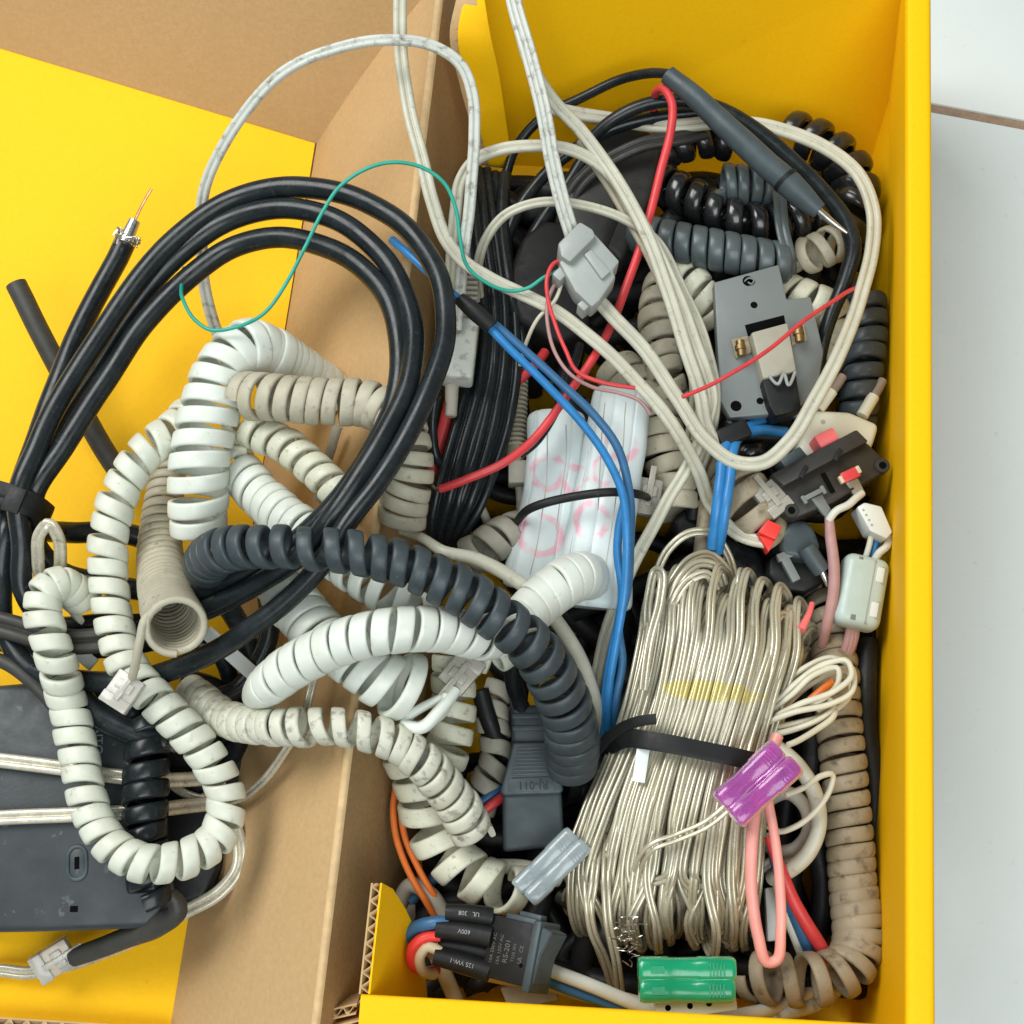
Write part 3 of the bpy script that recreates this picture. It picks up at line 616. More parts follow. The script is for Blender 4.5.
# strap round the coax
f = Fr(14, 503, 66, 18)
def band(mb, f, hw, hh, wd, th, off=0):
    n = 48; pts = []
    for a in np.linspace(0, 2*np.pi, n, endpoint=False):
        c_, s_ = math.cos(a), math.sin(a); pts.append((hw*np.sign(c_)*abs(c_)**.6, 0, hh*np.sign(s_)*abs(s_)**.6 + off))
    Q = f.w(pts); T = tangents(Q, True); Aa = np.tile(f.ey, (n, 1)); Bb = np.cross(T, Aa)
    return skin(mb, Q, Aa, Bb, rrect_prof(wd*f.k, th*f.k, 10, 5), None, True, False)
mb = MB(); band(mb, f, 33, 34, 24, 3.5); band(mb, Fr(12, 498, 66, 16), 32, 36.5, 15, 3)
rbox(mb, f, (14, -2, 36), (18, 26, 4), 1.2); mb.build('cable_strap', M['black_dull'], label='black rubber strap binding the coax loops at the left edge', cat='strap')
o = cable('cable_offcut', [(16, 284, 40), (50, 352, 34), (84, 415, 26), (120, 474, 20)], 10.5, M['grey_rubber'], n=16, label='straight dark grey cable offcut with a flat cut end on the yellow lid', cat='cable')
q = A(16, 284, 40); d_ = q - A(50, 352, 34); d_ /= np.linalg.norm(d_)
mb = MB(); tube_into(mb, [q - d_*.3, q + d_*.35], 7.5, 12); mb.build('cut_core', M['copper'], o)
for k, (pts, r) in enumerate([([(60, 655, 40), (120, 648, 40), (185, 640, 44), (215, 650, 40), (235, 700, 30)], 9), ([(70, 700, 50), (120, 700, 50), (190, 700, 46), (235, 690, 42), (268, 640, 44), (266, 590, 48)], 10),
                              ([(195, 565, 44), (225, 600, 42), (246, 640, 40), (250, 690, 36), (238, 740, 24)], 11), ([(180, 680, 40), (215, 690, 36), (240, 720, 30), (225, 770, 18)], 12)]):
    cable('black_cable', pts, r, M['black_rubber'], label='black cable sunk in the dark gap below the coax at the lid wall', cat='cable', group='black cables in the gap below the coax')
mb = MB(); rbox(mb, Fr(232, 655, 48, 42), (0, 0, 0), (72, 15, 5), 1.4); mb.build('white_strip', M['white_plastic'], label='small white plastic strip peeking out under the lowest coax run', cat='strip')
mb = MB(); rbox(mb, Fr(83, 656, 50, 40), (0, 0, 0), (30, 14, 4), 1.2); mb.build('white_strip', M['white_plastic'], label='small white plastic strip between the two white coils', cat='strip')
# flat black cable in the tray lower gap
prism(MB(), [(205, 695), (262, 700), (275, 735), (262, 775), (228, 792), (206, 760)], 24, 6, bev=2).build('black_block', M['black_dull'], label='black plastic block in shadow right of the black housing', cat='block')
# ================================================================== BOX CONTENTS
LB = lambda l, c, g=None: dict(label=l, cat=c, group=g)
# ---- deep fill: black cables added at the bottom to darken the gaps
rs = np.random.RandomState(3)
for k in range(130):
    x0 = rs.uniform(480, 860); y0 = 190 + 800*((k % 42)/42) + rs.uniform(-30, 30); a = rs.uniform(0, math.pi); z0 = rs.uniform(8, 20) if k < 42 else rs.uniform(20, 34)
    if k >= 84: x0 = rs.uniform(660, 860); y0 = rs.uniform(170, 300); z0 = rs.uniform(16, 32)
    if k >= 124: x0 = rs.uniform(850, 880); y0 = rs.uniform(560, 800); z0 = rs.uniform(14, 34)
    elif k >= 114: x0 = rs.uniform(500, 600); y0 = rs.uniform(190, 330); z0 = rs.uniform(14, 34)
    elif k >= 104: x0 = rs.uniform(430, 510); y0 = rs.uniform(740, 960); z0 = rs.uniform(14, 36)
    elif k >= 94: x0 = rs.uniform(480, 880); y0 = rs.uniform(880, 990); z0 = rs.uniform(16, 38)
    pts = []
    for t in np.linspace(-1, 1, 6):
        x = x0 + 130*t*math.cos(a) + rs.uniform(-28, 28); y = y0 + 130*t*math.sin(a) + rs.uniform(-28, 28)
        pts.append((min(862, max(496 - .09*(y-150), x)), min(985, max(185, y)), z0 + rs.uniform(-4, 4)))
    cable('filler_cable', pts, rs.uniform(8, 13), M['black_dull'], step=2.5, label='added black filler cable darkening the gaps of the yellow box', cat='cable', group='black filler cables added in the box')
for pts in ([(800, 690, 34), (812, 740, 40), (806, 800, 38), (822, 880, 34), (815, 950, 28)], [(790, 720, 24), (822, 800, 26), (830, 880, 28), (800, 940, 22)], [(869, 600, 22), (874, 700, 26), (872, 800, 24), (862, 880, 20)],
            [(868, 640, 38), (866, 720, 40), (874, 780, 38), (870, 860, 30)], [(500, 860, 24), (470, 900, 26), (440, 940, 24), (420, 980, 20)], [(460, 760, 24), (450, 820, 26), (470, 880, 24), (520, 910, 26)]):
    cable('filler_cable', pts, 11, M['black_dull'], step=2, label='added black filler cable darkening the gaps of the yellow box', cat='cable', group='black filler cables added in the box')
# ---- black adaptors at the back 
def adaptor(name, poly, z1, z0, m, lab, cat='adaptor', bev=3, **kw):
    return prism(MB(), poly, z1, z0, bev=bev, seg=3, **kw).build(name, m, label=lab, cat=cat)
ad = adaptor('power_adaptor', [(563, 186), (600, 128), (632, 122), (664, 136), (652, 196), (622, 262), (590, 236), (560, 222)], 50, 8, M['brown_black'], 'dusty black power adaptor behind the grey splice connector')
mb = MB(); prism(mb, [(620, 190), (628, 196), (606, 250), (598, 244)], 50.6, 49, bev=.2); mb.build('seam_strip', M['black_dull'], ad)
adaptor('power_adaptor', [(512, 262), (522, 236), (545, 218), (566, 222), (580, 250), (592, 290), (590, 330), (560, 345), (518, 322), (506, 290)], 52, 8, M['black_dull'], 'smooth rounded black adaptor left of the grey splice connector')
# black cords at the back left
for k, (pts, r, lab) in enumerate([
    ([(486, 330, 40), (500, 260, 44), (520, 205, 46), (556, 165, 48), (600, 135, 52), (650, 118, 56), (700, 112, 58)], 6.5, 'black wire arcing up from the left to behind the probe handle'),
    ([(500, 380, 38), (512, 300, 42), (530, 240, 44), (565, 190, 46), (590, 150, 50)], 7, 'black wire running behind the pale crossing cables beside the adaptor'),
    ([(506, 175, 36), (516, 150, 38), (540, 120, 44), (578, 98, 52), (620, 80, 60), (650, 73, 68), (668, 74, 73)], 5, 'thin black lead joining the end of the black probe'),
    ([(530, 330, 36), (524, 420, 34), (545, 470, 30)], 7, 'black wire going down behind the tan strain relief')]):
    cable('black_wire', pts, r, M['black_rubber'], **LB(lab, 'wire'))
flat('flat_cable', [(560, 232, 40), (575, 190, 50), (606, 162, 54), (640, 146, 57), (680, 138, 57), (705, 132, 56)], 16, 9, M['brown_black'], **LB('dusty dark flat cable lying over the back adaptor', 'cable'))
# black ribbed bundle on the left
hb = root('cord_bundle', P(480, 360, 30), 'folded bundle of flat black cords hanging along the cardboard divider', 'cord bundle')
for k in range(4):
    t = (k - 1.5)/1.5; dx = 15*t
    flat('cord_run', [(478+dx*.8, 168+6*abs(t), 40), (485+dx*.9, 220, 46), (494+dx, 300, 52 - 3*abs(t)), (493+dx*1.3, 370, 56 - 4*abs(t)), (478+dx*1.4, 440, 58 - 4*abs(t)), (458+dx*1.2, 505, 54 - 3*abs(t)), (447+dx*.7, 536, 44), (446+dx*.3, 546, 30)], 19, 9, M['black_rubber'], hb)
cable('black_wire', [(505, 175, 42), (503, 220, 46), (512, 300, 50), (522, 350, 44), (520, 400, 36)], 7, M['black_rubber'], **LB('black wire hugging the right side of the black cord bundle', 'wire'))
cable('black_wire', [(436, 395, 62), (432, 430, 58), (438, 460, 54), (452, 470, 48)], 5, M['black_rubber'], **LB('thin black wire curling between the tan coil and the cord bundle', 'wire'))
cable('red_wire', [(452, 395, 50), (444, 425, 48), (436, 455, 46), (432, 475, 44)], 6, M['red'], **LB('short red wire half hidden left of the black cord bundle', 'wire'))
# white ribbed plug
wp = root('wall_plug', P(458, 340, 40), 'off white plug with ribbed strain relief beside the black cord bundle', 'plug')
mb = MB(); f = Fr(459, 352, 60, 95, 0, 6); rbox(mb, f, (0, 0, 0), (68, 36, 26), 4, 3, taper=(.9, 1)); mb.build('plug_body', M['flat_white'], wp)
mb = MB()
for k in range(8): rbox(mb, Fr(463, 280 + k*5.2, 62, 2), (0, 0, 0), (30 - k*.2, 3.2, 17), .8)
mb.build('strain_relief', M['dim_cord'], wp)
mb = MB(); cyl(mb, Fr(452, 384, 58, 92), (0, 0, 0), (34, 0, -2), 7, 6, 16, 1.5); mb.build('prong', M['dim_cord'], wp)
cable('pale_prong', [(497, 395, 46), (496, 425, 44), (495, 440, 42)], 6, M['dim_cord'], **LB('pale grey pin end right of the black cord bundle', 'pin'))
# tan strain relief
sr = root('strain_relief', P(518, 420, 38), 'tan ribbed strain relief standing beside the white wrapped ribbon', 'strain relief')
mb = MB(); cyl(mb, Fr(519, 340, 44, 92), (0, 0, 0), (130, 0, 0), 7, 9.5, 18); mb.build('sleeve', M['brown_cord'], sr)
mb = MB()
for k in range(17):
    fr_ = Fr(518.5 - k*.2, 372 + k*4.6, 44, 92); cyl(mb, fr_, (-1.2, 0, 0), (1.2, 0, 0), 10 + k*.1, None, 18, .5)
mb.build('ribs', M['tan_cord'], sr)
mb = MB(); rbox(mb, Fr(519, 474, 44, 0), (0, 0, 0), (22, 24, 20), 2); mb.build('end_block', M['dim_cord'], sr)
cable('cord_tail', [(520, 486, 42), (521, 515, 38), (516, 545, 34)], 5, M['dim_cord'], sr)
cable('thin_cable', [(473, 482, 50), (480, 505, 48), (488, 525, 44), (486, 545, 40)], 4.5, M['dim_cord'], **LB('thin grey wire dropping to the dusty coil below the cord bundle', 'wire'))
coil('coiled_cord', [(462, 560, 46, 20, 22), (480, 552, 50, 21, 18), (500, 538, 50, 21, 17), (520, 530, 46, 20, 16), (540, 545, 38, 20, 16)], 21, 18, 16, 7, M['dim_cord'], hand=1, phase=.6, **LB('dusty grey brown coiled cord end beside the foot of the white wrapped ribbon', 'coiled cord'))
coil('coiled_cord', [(494, 690, 34), (492, 720, 36), (497, 755, 36), (486, 785, 34), (478, 815, 30)], 17, 19, 16, 7, M['dim_cord'], hand=-1, phase=.6, **LB('dusty grey coil in the shade left of the black power connector', 'coiled cord'))
# black lead above the power connector
cable('power_lead', [(500, 635, 64), (512, 650, 62), (513, 680, 54), (520, 705, 46), (530, 730, 42)], 9, M['black_rubber'], **LB('black lead curving into the neck of the black power connector', 'cable'))
cable('black_wire', [(480, 690, 44), (492, 730, 40), (505, 760, 34), (500, 800, 26)], 9, M['black_dull'], **LB('dull black wire in the gap left of the power connector neck', 'wire'))

# ---- white wrapped ribbon with pink marker
def pink_material(org):
    m = mat('white_ribbon_pink_marker', (.66, .74, .74), .4, .03, 60, dirt=.15, dcol=(.4, .4, .38), dscale=300)
    nt = m.node_tree; N = nt.nodes; L = nt.links; b = N['Principled BSDF']; base = b.inputs['Base Color'].links[0].from_socket
    tc = N.new('ShaderNodeTexCoord'); sep = N.new('ShaderNodeSeparateXYZ')
    nz = N.new('ShaderNodeTexNoise'); nz.inputs['Scale'].default_value = 160; L.new(tc.outputs['Object'], nz.inputs['Vector'])
    off = N.new('ShaderNodeVectorMath'); off.operation = 'MULTIPLY_ADD'; L.new(nz.outputs['Color'], off.inputs[0]); off.inputs[1].default_value = (.003, .003, 0); L.new(tc.outputs['Object'], off.inputs[2])
    def M_(op, a, bb, cc=None):
        n = N.new('ShaderNodeMath'); n.operation = op
        for i, v in enumerate((a, bb) + (() if cc is None else (cc,))):
            if hasattr(v, 'links'): L.new(v, n.inputs[i])
            else: n.inputs[i].default_value = v
        return n.outputs[0]
    tot = None
    for (px, py, z, r, sx, wd) in ((548, 472, 58, 16, 1., 2.4), (541, 534, 58, 19, 1.1, 2.4), (592, 520, 62, 17, .9, 2.6), (576, 478, 60, 13, .8, 2.6), (623, 446, 62, 14, 1, 2.4), (603, 470, 62, 15, .6, 2.2)):
        c, k = PD(px, py, z); c = (c - org) * S; r *= k * S
        v = N.new('ShaderNodeVectorMath'); v.operation = 'SUBTRACT'; L.new(off.outputs[0], v.inputs[0]); v.inputs[1].default_value = (c[0] + .0015, c[1] + .0015, 0)
        mm = N.new('ShaderNodeVectorMath'); mm.operation = 'MULTIPLY'; L.new(v.outputs[0], mm.inputs[0]); mm.inputs[1].default_value = (1/sx, 1, 0)
        ln = N.new('ShaderNodeVectorMath'); ln.operation = 'LENGTH'; L.new(mm.outputs[0], ln.inputs[0])
        d = M_('ABSOLUTE', M_('SUBTRACT', ln.outputs['Value'], r), 0)
        mr = N.new('ShaderNodeMapRange'); L.new(d, mr.inputs[0]); mr.inputs[1].default_value = wd*k*S*2.0; mr.inputs[2].default_value = wd*k*S*.9; mr.inputs[3].default_value = 0; mr.inputs[4].default_value = .6
        tot = mr.outputs[0] if tot is None else M_('MAXIMUM', tot, mr.outputs[0])
    brk = N.new('ShaderNodeMapRange'); L.new(nz.outputs['Fac'], brk.inputs[0]); brk.inputs[1].default_value = .38; brk.inputs[2].default_value = .55
    tot = M_('MULTIPLY', tot, brk.outputs[0])
    mx = N.new('ShaderNodeMix'); mx.data_type = 'RGBA'; L.new(tot, mx.inputs[0]); L.new(base, mx.inputs[6]); mx.inputs[7].default_value = (.86, .30, .42, 1); L.new(mx.outputs[2], b.inputs['Base Color'])
    return m
rb = root('ribbon_bundle', P(580, 510, 30), 'white flat ribbon cable folded into a two lobed bundle with pink marker scribble', 'ribbon cable')
def lobe(name, pts, wd, hh, seams, m=None):
    """soft folded ribbon: swept oval with shallow seam grooves, rounded ends"""
    W, K = ctrl(pts); wr = np.array(wd) * K
    R, L = hermite(np.column_stack([W, wr]), .9); Q = R[:, :3]; T = tangents(Q); Sd, U = flat_frames(T)
    n = 96; a = np.linspace(0, 2*np.pi, n, endpoint=False); ca, sa = np.cos(a), np.sin(a)
    x = .5*np.sign(ca)*np.abs(ca)**.75; y = .5*np.sign(sa)*np.abs(sa)**.72*hh
    for s_ in seams:
        w_ = np.exp(-((x - s_)/.012)**2) * (sa > 0); y -= .035*w_
    e = np.minimum(1, np.minimum(L, L[-1]-L)/3.0); sc = R[:, 3]*(.86 + .14*np.sqrt(1-(1-e)**2))*(1 + .012*np.sin(L*.35))
    mb = skin(MB(), Q, Sd, U, np.stack([x, y], 1)[::-1], sc, False, True, L)
    return mb
l1 = lobe('a', [(556, 416, 50), (556, 440, 51), (552, 480, 51), (545, 520, 50), (538, 560, 48), (534, 590, 46)], [58, 58, 55, 55, 62, 66], .66, (-.28, .05, .36))
l2 = lobe('b', [(622, 392, 54), (617, 430, 55), (609, 480, 55), (603, 520, 55), (597, 560, 54), (592, 608, 52)], [56, 62, 64, 66, 72, 80], .6, (-.25, .1, .38))
o1 = l1.build('ribbon_fold', M['white_plastic'], rb); o1.data.materials[0] = pink_material(np.array(o1['org']))
o2 = l2.build('ribbon_fold', M['white_plastic'], rb); o2.data.materials[0] = pink_material(np.array(o2['org']))
def onlobe(pts, r, nm, m, par): return cable(nm, pts, r, m, par)
for seam in ([(548, 422, 66), (547, 460, 66.6), (545, 490, 66.5), (538, 540, 64.5), (530, 575, 62)], [(566, 425, 65), (566, 460, 66), (560, 500, 65.5), (556, 530, 64)]):
    cable('seam_line', [(x, y, z-.95) for x, y, z in seam], .5, M['dim_cord'], o1)
for seam in ([(605, 403, 68.5), (602, 440, 70), (600, 480, 70.5), (598, 510, 70.5)], [(626, 402, 68), (623, 440, 69.6), (618, 480, 70), (610, 540, 70.5), (604, 580, 70)]):
    cable('seam_line', [(x, y, z-.85) for x, y, z in seam], .5, M['dim_cord'], o2)
cable('rubber_band', [(514, 532, 42), (518, 520, 56), (528, 509, 65), (545, 502, 69), (565, 497, 70.5), (590, 494, 73.5), (612, 493, 74), (632, 494, 71), (645, 497, 62), (648, 500, 48)], [3.5, 4, 4.5, 4.5, 4.5, 4.5, 4.5, 4.5, 4, 3], M['black_dull'],
      **LB('black rubber band tied across the white ribbon bundle', 'band'))

# ---- black IEC power connector
pc = root('power_connector', P(533, 790, 20), 'black power cord connector pointing down below the slate grey coil', 'connector')
prism(MB(), [(509, 785), (557, 785), (562, 792), (565, 846), (503, 852), (503, 792)], 49, 22, bev=1.6, seg=3).build('connector_head', M['connector'], pc)
prism(MB(), [(513, 742), (551, 742), (558, 770), (564, 790), (560, 794), (504, 796), (500, 792), (506, 770)], 51, 20, bev=1.6, seg=3).build('grip', M['connector'], pc)
prism(MB(), [(512, 706), (549, 704), (551, 744), (512, 746)], 48, 24, bev=1.6, seg=3).build('neck', M['connector'], pc)
mb = MB()
for k in range(8): rbox(mb, Fr(532 - k*.4, 748 + k*3.7, 51.2, -2), (0, 0, 0), (29 + k*.9, 1.9, 1.3), .5)
mb.build('grip_ribs', M['connector'], pc)
mb = MB(); rbox(mb, Fr(531, 784.5, 51.1, -1.5), (0, 0, 0), (46, 13.5, .8), .3); pt_ = mb.build('name_panel', M['connector'], pc)
mb = MB(); text_into(mb, Fr(533, 785, 51.5, 178), 'RJ-011', 11.5, 0, 0, 0, 0, .2); mb.build('sunken_lettering', M['deboss'], pt_, smooth=False)
mb = MB(); rbox(mb, Fr(531, 779-1.5, 51.2, -2.5), (0, 0, 0), (38, 1.2, .5), .2); mb.build('groove', M['deboss'], pc)
mb = MB()
for k in range(2): rbox(mb, Fr(531, 716 + k*12, 48.3, -1), (0, 0, 0), (37, 5, 2), .8)
mb.build('strain_ribs', M['connector'], pc)

# ---- pale flat twin cables
FW, FL = M['flat_white'], M['flat']
flat('flat_cable', [(408, -170, 112), (402, -30, 106), (399, 20, 100), (401, 60, 96), (410, 110, 94), (422, 160, 92), (432, 200, 90), (446, 240, 86), (466, 264, 83), (490, 279, 82), (520, 293, 81), (560, 314, 80), (600, 345, 80), (640, 385, 78), (672, 425, 76), (698, 470, 66), (712, 505, 55), (735, 532, 54), (766, 542, 57)], 14, 7, FL, **LB('pale flat cable dropping over the cardboard fold, then diagonally to the red crimp', 'cable'))
flat('flat_cable', [(226, 350, 30), (215, 325, 36), (205, 290, 46), (201, 250, 58), (203, 200, 70), (218, 155, 82), (245, 112, 92), (285, 72, 102), (335, 48, 108), (385, 40, 110), (430, 44, 108), (460, 65, 104), (472, 95, 100), (474, 140, 94), (471, 190, 86), (466, 240, 78), (460, 290, 70), (456, 330, 66)],
     12, 7, FW, **LB('scuffed white flat cable looping high over the lid into the ribbed plug', 'cable'))
flat('flat_cable', [(448, 345, 60), (450, 300, 66), (452, 250, 72), (456, 210, 76), (462, 180, 80), (476, 160, 84), (500, 149, 87), (535, 146, 88), (570, 150, 88), (600, 166, 86), (628, 198, 84), (652, 240, 82), (675, 290, 80), (692, 335, 76), (705, 370, 74), (712, 400, 70), (704, 430, 66), (690, 462, 62), (665, 505, 60), (640, 550, 58), (618, 600, 54), (600, 660, 44), (592, 720, 36)],
     13, 7.5, FL, **LB('pale flat cable arching across the box then running down left of the wire hank', 'cable'))
flat('flat_cable', [(440, -170, 112), (506, -30, 112), (518, 20, 110), (533, 70, 107), (545, 120, 104), (554, 165, 99), (565, 210, 93), (575, 245, 87)], 16, 7.5, FW, lobes=3, **LB('wide pale flat cable coming in from the top into the grey splice connector', 'cable'))
flat('flat_cable', [(522, 36, 97), (532, 66, 96), (552, 98, 92), (582, 132, 88), (615, 178, 86), (645, 232, 84), (668, 290, 82), (684, 345, 79), (700, 395, 74), (706, 425, 68), (722, 455, 62)], 14, 7.5, FL, **LB('pale flat cable running diagonally beside the red wire from the back wall', 'cable'))
flat('flat_cable', [(540, 105, 54), (600, 118, 50), (660, 126, 56), (720, 122, 60), (775, 128, 63), (825, 148, 65), (858, 175, 66), (873, 210, 66), (872, 250, 66), (860, 300, 67), (840, 350, 70), (815, 400, 72), (790, 440, 72), (762, 463, 70), (735, 463, 68), (705, 440, 70), (675, 395, 76), (645, 350, 80), (615, 318, 84), (598, 300, 84)],
     15, 8, FL, **LB('pale flat cable looping along the right wall and back to the grey splice connector', 'cable'))
flat('flat_cable', [(480, 300, 50), (478, 270, 62), (485, 240, 72), (505, 215, 80), (535, 203, 84), (568, 202, 84), (600, 209, 83), (630, 222, 80), (655, 240, 76), (680, 285, 72), (705, 340, 68), (716, 385, 64), (712, 430, 58), (700, 470, 50)], 10, 7, FL, **LB('narrow pale cable making the smaller arc under the grey splice connector end', 'cable'))
flat('flat_cable', [(582, 140, 78), (612, 190, 78), (650, 255, 76), (676, 320, 70), (695, 380, 62), (690, 440, 52)], 12, 7, M['tan_cord'], **LB('greyer flat cable tucked between the two diagonal pale cables', 'cable'))
cable('pale_cable', [(712, 470, 46), (706, 505, 48), (702, 540, 48), (698, 575, 44)], 8, M['brown_cord'], **LB('tan cable standing between the blue pair and the top of the wire hank', 'cable'))
# grey splice connector
sp = root('splice_connector', P(588, 265, 78), 'light grey plastic splice connector tilted at the meeting of the pale cables', 'connector')
prism(MB(), [(559, 262), (577, 241), (592, 230), (620, 261), (613, 270), (616, 277), (600, 300), (592, 307), (575, 291)], 92, 82, bev=.9, seg=2).build('connector_body', M['grey_plastic'], sp)
prism(MB(), [(558, 243), (580, 221), (593, 229), (596, 236), (570, 262), (561, 256)], 95, 82, bev=.9, seg=2).build('raised_cap', M['grey_plastic'], sp)
prism(MB(), [(584, 254), (591, 249), (611, 271), (602, 279)], 93.6, 91, bev=.5).build('press_plate', M['grey_plastic'], sp)
prism(MB(), [(552, 274), (562, 264), (570, 271), (560, 281)], 90, 82, bev=.6).build('side_clip', M['grey_plastic'], sp)
prism(MB(), [(577, 304), (585, 297), (592, 304), (584, 311)], 90, 82, bev=.6).build('side_clip', M['grey_plastic'], sp)
# thin coloured wires of the connector
cable('green_wire', [(566, 268, 86), (545, 276, 86), (528, 287, 85), (508, 290, 84), (488, 284, 86), (468, 268, 90), (460, 240, 96), (455, 208, 101), (445, 184, 104), (425, 168, 106), (395, 162, 108), (365, 169, 108), (340, 186, 106), (322, 214, 104), (305, 248, 102), (285, 285, 100), (262, 313, 98), (238, 326, 94), (212, 330, 92), (195, 320, 90), (183, 300, 86), (181, 284, 76), (184, 268, 66)], 2.0, M['green'], n=8,
      **LB('thin green wire looping from the grey splice connector over the black coax', 'wire'))
cable('red_wire', [(570, 262, 86), (556, 262, 87), (548, 276, 88), (548, 298, 87), (556, 325, 86), (566, 350, 86), (576, 371, 86), (600, 382, 86), (635, 388, 85)], 2.2, M['red'], n=8, **LB('thin red wire hanging from the grey splice connector to the white ribbon', 'wire'))
cable('copper_wire', [(560, 275, 84), (548, 300, 82), (548, 325, 82), (555, 352, 80), (570, 374, 80), (592, 387, 78), (622, 394, 76), (640, 402, 76), (650, 414, 74)], 2.0, M['mauve'], n=8, **LB('thin copper coloured wire bending across the top of the white ribbon', 'wire'))
cable('white_wire', [(563, 277, 84), (555, 300, 82), (538, 318, 78), (526, 342, 70), (520, 365, 60)], 2.0, M['thin_white'], n=8, **LB('thin white wire dropping from the grey splice connector to the tan strain relief', 'wire'))
cable('thin_red_wire', [(682, 397, 84), (710, 386, 84), (740, 368, 84), (770, 347, 82), (805, 320, 78), (832, 303, 75), (848, 292, 70), (860, 287, 58)], 2.2, M['red'], n=8, **LB('thin red wire stretched across the grey metal plate', 'wire'))
# thick red wire
o = cable('red_wire', [(440, 489, 70), (465, 480, 73), (500, 465, 75), (530, 443, 74), (552, 418, 74), (568, 395, 74), (590, 362, 74), (614, 318, 72), (632, 272, 72), (648, 222, 74), (660, 175, 76), (670, 130, 78), (671, 102, 78), (664, 90, 76), (657, 92, 70), (655, 105, 60), (650, 125, 50)], 4.4, M['red'], **LB('thick red wire snaking up the middle of the box from a bare cut end', 'wire'))
mb = MB(); tube_into(mb, [(441, 489, 70), (436, 489, 69), (433, 486, 68)], 2, 7, .5); mb.build('bare_end', M['steel'], o)
cable('red_wire', [(500, 395, 48), (515, 383, 50), (530, 370, 50), (545, 352, 46)], 5, M['red'], **LB('red wire fragment passing behind the tan strain relief', 'wire'))
cable('black_wire', [(520, 455, 66), (538, 440, 68), (556, 412, 68), (568, 380, 66), (580, 345, 60)], 4.5, M['black_rubber'], **LB('black wire running just above the thick red wire', 'wire'))
# blue pair from the coax
bp = root('blue_wire_pair', P(560, 480, 60), 'pair of blue wires with a black sleeve running down right of the white ribbon', 'wire pair')
cable('blue_wire', [(392, 240, 84), (410, 256, 88), (432, 276, 90), (458, 298, 90), (485, 322, 90), (512, 350, 90), (545, 384, 88), (578, 420, 86), (606, 456, 84), (622, 490, 82), (627, 530, 80), (626, 575, 74), (618, 630, 66), (610, 680, 58), (608, 730, 48)], 4.4, M['blue'], bp)
cable('blue_wire', [(470, 306, 90), (497, 326, 89), (525, 352, 88), (558, 382, 85), (594, 414, 82), (618, 448, 79), (629, 490, 77), (631, 540, 74), (627, 590, 70), (618, 625, 66), (622, 660, 60), (617, 700, 54), (614, 735, 46)], 4.5, M['blue_dark'], bp)
cable('blue_wire', [(625, 500, 74), (618, 550, 70), (622, 590, 66), (614, 640, 62), (606, 690, 54), (604, 735, 46)], 4.5, M['blue'], bp)
cable('black_sleeve', [(460, 299, 91), (474, 311, 91.5), (492, 327, 91)], [7, 9, 8], M['black_dull'], bp)
# small blue pair under the plate
bq = root('blue_wire_pair', P(728, 480, 45), 'short pair of blue wires bound by black tape under the grey metal plate', 'wire pair')
cable('blue_wire', [(772, 415, 52), (752, 424, 56), (735, 434, 62), (724, 450, 66), (720, 480, 66), (716, 510, 64), (712, 548, 56)], 5.5, M['blue'], bq)
cable('blue_wire', [(786, 432, 52), (760, 430, 56), (742, 434, 60), (733, 450, 66), (730, 480, 66), (725, 512, 64), (718, 552, 54)], 5.5, M['blue'], bq)
mb = MB(); rbox(mb, Fr(733, 434, 65, -22), (0, 0, 0), (34, 19, 12), 3, 3); mb.build('black_tape', M['black_dull'], bq)

# ---- back right: probe, black coils
coil('coiled_cord', [(645, 162, 36), (664, 150, 40), (690, 142, 42), (716, 140, 42), (740, 146, 40)], 20, 20, 17, 11, M['black_cord'], hand=1, e=2.4, phase=.4, **LB('glossy black coiled cord at the very back beside the red wire', 'coiled cord'))
coil('coiled_cord', [(652, 176, 38), (668, 186, 42), (690, 198, 45), (714, 210, 47), (742, 220, 48), (770, 224, 47), (800, 218, 46), (825, 216, 42)], 21, 21, 17, 11, M['black_cord'], hand=1, e=2.4, phase=1.4, **LB('glossy black coiled cord between the probe and the tight slate coil', 'coiled cord'))
coil('coiled_cord', [(790, 134, 42), (815, 142, 44), (842, 160, 44), (856, 185, 42), (852, 215, 40), (842, 240, 36)], 24, 22, 18, 11, M['black_cord'], hand=-1, e=2.4, phase=.4, **LB('glossy black coiled cord in the back right corner under the pale cable', 'coiled cord'))
coil('coiled_cord', [(720, 184, 50), (738, 184, 51), (758, 186, 51), (780, 190, 48)], 21, 11.5, 11, 8, M['slate_tight'], hand=1, phase=.9, **LB('short slate coil stub with an open end under the probe handle', 'coiled cord'))
coil('coiled_cord', [(640, 234, 46), (665, 240, 50), (700, 247, 53), (735, 254, 54), (765, 260, 54), (785, 263, 53)], 21, 16, 15.2, 7, M['slate_tight'], hand=1, phase=.2, jit=.015, **LB('tightly wound slate grey coiled cord above the grey metal plate', 'coiled cord'))
flat('slate_strap', [(776, 176, 50), (779, 200, 57), (783, 230, 60), (790, 258, 58), (792, 275, 50)], 14, 4, M['slate_tight'], **LB('flat slate grey strap lying vertically over the end of the tight slate coil', 'strap'))
coil('coiled_cord', [(796, 254, 46), (806, 256, 48), (820, 250, 50), (834, 244, 50), (846, 246, 48)], 19, 15, 11, 5, M['tan_cord'], hand=1, phase=2.4, **LB('small loose beige coil right of the tight slate coil under the probe tip', 'coiled cord'))
coil('coiled_cord', [(782, 290, 42), (805, 300, 44), (830, 312, 42), (838, 335, 38), (826, 360, 36)], 20, 17, 16, 7, M['ivory_cord'], hand=-1, phase=1.4, **LB('ivory coil peeking out behind the upper right of the grey metal plate', 'coiled cord'))
